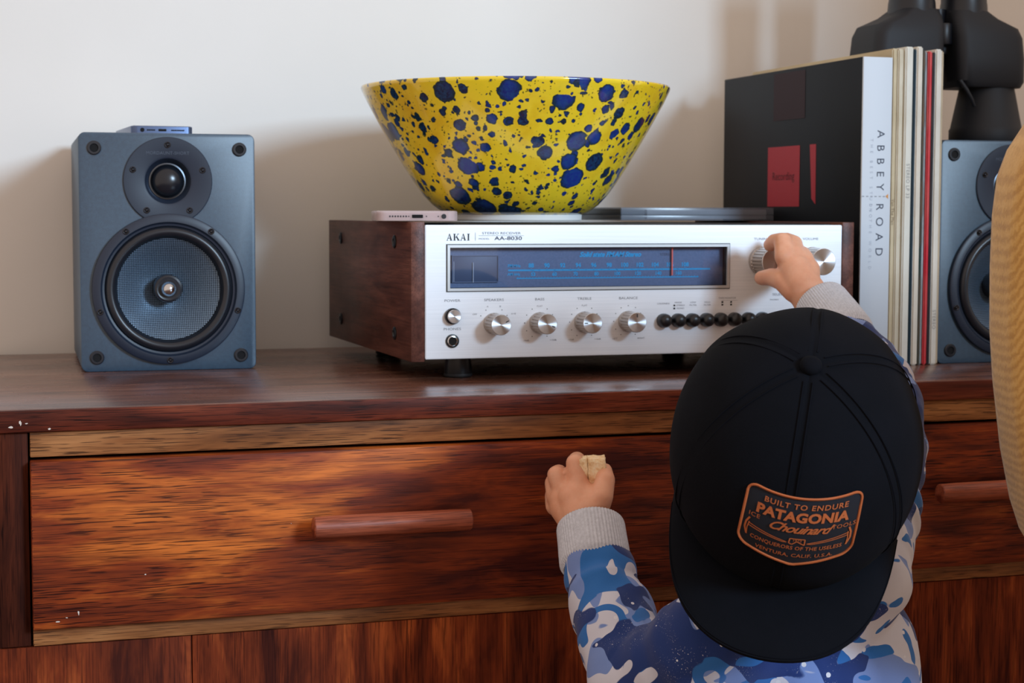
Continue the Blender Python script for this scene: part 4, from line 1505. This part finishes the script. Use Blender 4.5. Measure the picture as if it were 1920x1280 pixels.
def crown(phi, t, off=0.0):
    """phi 0 = visor direction; t 0 = button, 1 = equator, up to 1+collar"""
    b = CF if math.cos(phi) > 0 else CBk
    if t <= 1:
        th = t * PI / 2
        r = math.sin(th) ** 0.92
        z = CH * math.cos(th) ** 0.94
    else:
        r = 1.0 - 0.10 * (t - 1) ** 2
        z = -(t - 1) * COLLAR
    x = CA_ * r * math.sin(phi)
    y = b * r * math.cos(phi)
    p = Vector((x, y, z))
    if off:
        p += Vector((x / CA_ ** 2, y / b ** 2, max(z, 0) / CH ** 2)).normalized() * off
    return p


def cap_w(p):
    return KOFF @ (HC + CB @ p)


SEAM = [0.0, 1.02, 2.05, PI, -2.05, -1.02]
NPH, NT = 144, 64
vs, fs = [], []
for k in range(NT + 1):
    t = max(k / NT * 2.0, 0.004)
    for i in range(NPH):
        ph_ = 2 * PI * i / NPH
        p0 = crown(ph_, t)
        dd = min(abs((ph_ - s + PI) % (2 * PI) - PI) for s in SEAM) * math.hypot(p0.x, p0.y)
        off = -0.0007 * math.exp(-(dd / 0.0016) ** 2)
        back = max(0.0, -math.cos(ph_))
        off += noise.noise(p0 * 22) * 0.0030 * back + noise.noise(p0 * 12 + Vector((3, 1, 2))) * 0.0016
        vs.append(cap_w(crown(ph_, t, off)))
for k in range(NT):
    for i in range(NPH):
        j = (i + 1) % NPH
        fs.append((k * NPH + i, (k + 1) * NPH + i, (k + 1) * NPH + j, k * NPH + j))
fs.append(tuple(range(NPH)))
cap = mk('cap', vs, fs, M_CAP, kid, 180)
cap['label'] = 'dark navy cap worn backwards with an orange stitched patch'
# button
bvs, bfs = lathe([(0.0, -0.002), (0.0066, -0.002), (0.0072, 0.0), (0.0070, 0.0022), (0.0056, 0.0040), (0.0030, 0.0050), (0, 0.0052)], 32)
mk('button', [cap_w(Vector(v) + Vector((0, 0, CH))) for v in bvs], bfs, M_CAP, cap, 50)
# stitched seams, one row each side of every joint
M_STITCH = P('navy_thread', lin(9, 11, 18), 0.9, 0.0, Specular_IOR_Level=0.1)
for s in SEAM:
    for q in (-1, 1):
        pts = []
        for k in range(40):
            t = 0.07 + (1.9 - 0.07) * k / 39
            c0 = crown(s, t)
            rr = max(math.hypot(c0.x, c0.y), 0.004)
            pts.append(cap_w(crown(s + q * 0.0034 / rr, t, 0.0003)))
        tube('seam', pts, 0.00045, M_STITCH, cap, 5)
# visor
vs, fs = [], []
NS, NR = 48, 16


def visor(s, r, dz):
    ph_ = s * math.radians(84)
    a = crown(ph_, 1.90, -0.0015)
    w = 0.054 * (1 - abs(s) ** 4.0) ** 0.55
    p = a + Vector((s * 0.002 * r, w * r, 0))
    p.z += -0.004 * r * (1 - abs(s) ** 2) - 2.6 * (a.x * a.x) * 0.75 * r + dz
    return p


for dz in (0.0, -0.0028):
    for i in range(NS + 1):
        for k in range(NR + 1):
            vs.append(cap_w(visor(-1 + 2 * i / NS, k / NR, dz)))
o2 = (NS + 1) * (NR + 1)
for i in range(NS):
    for k in range(NR):
        a = i * (NR + 1) + k
        fs.append((a, a + NR + 1, a + NR + 2, a + 1))
        fs.append((o2 + a, o2 + a + 1, o2 + a + NR + 2, o2 + a + NR + 1))
    a = i * (NR + 1) + NR
    fs.append((a, a + NR + 1, o2 + a + NR + 1, o2 + a))
mk('visor', vs, fs, M_CAP, cap, 60)
pts = [cap_w(visor(-0.97 + 1.94 * i / 60, 0.97, 0.0004)) for i in range(61)]
tube('visor_stitching', pts, 0.0005, M_STITCH, cap, 5)

# patch
M_ORANGE = P('orange_thread', lin(170, 88, 42), 0.75)
M_PATCH = P('patch_twill', lin(8, 12, 24), 0.9)
TC = 1.30          # crown parameter of the patch centre
# arc-length table along the front meridian
tab = [(0.0, 0.0)]
for k in range(1, 401):
    t = k * 2.0 / 400
    tab.append((t, tab[-1][1] + (crown(0, t) - crown(0, t - 0.005)).length))


def t_at(arc):
    for (t0, a0), (t1, a1) in zip(tab[:-1], tab[1:]):
        if a1 >= arc:
            return t0 + (t1 - t0) * (arc - a0) / max(a1 - a0, 1e-9)
    return tab[-1][0]


PARC = 0.1125


def on_cap(u, v, off, du=-0.0078):
    """u across, v up (metres) -> point on the crown front"""
    u = -u
    rot = math.radians(3.0)
    u, v = u * math.cos(rot) - v * math.sin(rot), u * math.sin(rot) + v * math.cos(rot)
    u += du
    t = t_at(PARC - v)
    c0 = crown(0, t)
    # azimuth from arc length on the local ring
    ph_ = -u / (CA_ ** 2 / CF * (math.hypot(c0.x, c0.y) / CF))
    return cap_w(crown(ph_, t, off))


def patch_outline(w, h, r, dip, n=10):
    pts = []
    base = rrect(w, h, r, 8)
    # densify
    out = []
    for i in range(len(base)):
        a, b = Vector(base[i - 1]), Vector(base[i])
        m = max(1, int((b - a).length / 0.0025))
        for k in range(m):
            out.append(a + (b - a) * (k + 1) / m)
    for p in out:
        f = max(0.0, 1 - abs(p.x) / (w / 2))
        if p.y < 0:
            p = Vector((p.x, p.y - dip * f * (-p.y / (h / 2))))
        pts.append((p.x, p.y))
    return pts


ol = patch_outline(0.0660, 0.0440, 0.006, 0.0085)
# filled ground, built as a fan of strips so that it hugs the crown
vs, fs = [], []
NX = 11
k = len(ol)
for q in range(NX):
    f = q / (NX - 1)
    for x, y in ol:
        vs.append(on_cap(x * f, y * f, 0.0007))
for q in range(NX - 1):
    for i in range(k):
        j = (i + 1) % k
        fs.append((q * k + i, q * k + j, (q + 1) * k + j, (q + 1) * k + i))
pt = mk('patch', vs, fs, M_PATCH, cap, 180)
pt['label'] = 'orange stitched patch on the cap'
vs, fs = tube_geo([on_cap(x, y, 0.0010) for x, y in ol], 0.0009, 6, True, True)
mk('patch_border', vs, fs, M_ORANGE, cap, 60)


def patch_text(body, u, v, size, arch=0.0, **kw):
    vs2, fs2 = text_geo(body, size, **kw)
    out = []
    for a, b in vs2:
        y = v + b + arch * (a / 0.03) ** 2
        out.append((u + a, y))
    return out, fs2


class PatchPrint(Print):
    def put(s, body, u, v, size, arch=0.0, **kw):
        o, f = patch_text(body, u, v, size, arch, **kw)
        s.add([on_cap(a, b, 0.0013) for a, b in o], f)

    def line(s, pts, w):
        dense = [pts[0]]
        for (x0, y0), (x1, y1) in zip(pts[:-1], pts[1:]):
            m_ = max(1, int(math.hypot(x1 - x0, y1 - y0) / 0.0015))
            dense += [(x0 + (x1 - x0) * (q + 1) / m_, y0 + (y1 - y0) * (q + 1) / m_) for q in range(m_)]
        for (x0, y0), (x1, y1) in zip(dense[:-1], dense[1:]):
            d = Vector((x1 - x0, y1 - y0))
            nn = Vector((-d.y, d.x)).normalized() * w / 2
            q = [(x0 + nn.x, y0 + nn.y), (x1 + nn.x, y1 + nn.y), (x1 - nn.x, y1 - nn.y), (x0 - nn.x, y0 - nn.y)]
            s.add([on_cap(a, b, 0.0013) for a, b in q], [(3, 2, 1, 0)])


pt_ = PatchPrint()
pt_.put('BUILT TO ENDURE', 0.001, 0.0160, 0.0050, -0.0002, stretch=1.0, space=1.15, bold=0.00008)
pt_.put('PATAGONIA', 0.0, 0.0085, 0.0092, -0.0006, stretch=0.97, space=1.03, bold=0.00040)
pt_.put('ICE', -0.0262, 0.0020, 0.0042, 0.0, stretch=1.05, space=1.1)
pt_.put('Chouinard', -0.001, 0.0000, 0.0088, 0.0, shear=0.55, space=0.90, bold=0.00018)
pt_.put('TOOLS', 0.0247, 0.0012, 0.0040, 0.0, stretch=1.05, space=1.1)
pt_.put('CONQUERORS OF THE USELESS', 0.0, -0.0150, 0.0042, 0.0012, stretch=0.83, space=1.05, bold=0.00005)
pt_.put('VENTURA, CALIF. U.S.A.', 0.0, -0.0215, 0.0042, 0.0016, stretch=0.92, space=1.08, bold=0.00005)
for s in (-1, 1):        # crossed ice axes and the little badge between them
    pt_.line([(s * 0.92 * 0.0312, -0.0050), (s * 0.0080, -0.0098)], 0.0006)
    pt_.line([(s * 0.92 * 0.0312, -0.0068), (s * 0.0080, -0.0108)], 0.0006)
    pt_.line([(s * 0.0080, -0.0098), (s * 0.0056, -0.0106), (s * 0.0080, -0.0108)], 0.0006)
    pt_.line([(s * 0.92 * 0.0308, -0.0010), (s * 0.92 * 0.0325, -0.0050), (s * 0.92 * 0.0328, -0.0095), (s * 0.92 * 0.0308, -0.0145)], 0.0011)
    pt_.line([(s * 0.92 * 0.0305, -0.0042), (s * 0.92 * 0.0312, -0.0092), (s * 0.92 * 0.0308, -0.0145)], 0.0006)
pt_.line([(-0.0042, -0.0072), (0.0042, -0.0072), (0.0044, -0.0118), (0.0026, -0.0108), (0.0, -0.0092), (-0.0026, -0.0118), (-0.0044, -0.0108), (-0.0042, -0.0072)], 0.0007)
pt_.put('1973', 0.0, -0.0086, 0.0026)
mk('patch_lettering', pt_.vs, pt_.fs, M_ORANGE, cap)

# ---- bread in the left hand
def bread_mat():
    m, nt, b = new_mat('toasted_bread')
    g = N(nt)
    n1 = g.noise(g.obj(), 220, 5, 0.7)
    nt.links.new(g.ramp(n1, [(0.3, lin(214, 164, 110)), (0.5, lin(246, 216, 172)), (0.72, lin(252, 240, 212))]), b.inputs['Base Color'])
    b.inputs['Roughness'].default_value = 0.9
    nt.links.new(g.bump(n1, 0.7, 0.0015), b.inputs['Normal'])
    return m


M_BREAD = bread_mat()
BRC = Vector((0.1010, -0.0680, 0.7400))
br = thing('bread', 'torn piece of toasted bread held in the child\'s left hand', 'bread', BRC)
br.matrix_world = Matrix.Translation(BRC) @ Matrix.Rotation(-0.32, 4, 'Z')
for x0, x1, sd in ((-0.0105, -0.0042, 1.0), (-0.0037, 0.0105, 4.0)):
    bm = bmesh.new()
    bx(bm, x0, x1, -0.011, 0.014, -0.018, 0.0145)
    bmesh.ops.subdivide_edges(bm, edges=bm.edges[:], cuts=7, use_grid_fill=True)
    for v in bm.verts:
        f = (v.co.z + 0.018) / 0.0325
        v.co.y = v.co.y * (0.45 + 0.55 * min(1, f * 1.6))
        v.co.x = v.co.x * (0.55 + 0.45 * min(1, f * 1.5)) + 0.001 * (1 - f)
        nz = Vector((noise.noise(v.co * 230 + Vector((sd, 0, 0))), noise.noise(v.co * 230 + Vector((0, sd, 3))), noise.noise(v.co * 230 + Vector((5, 0, sd)))))
        v.co += nz * 0.0011
    bm_obj('bread_slice', bm, M_BREAD, br, 180)
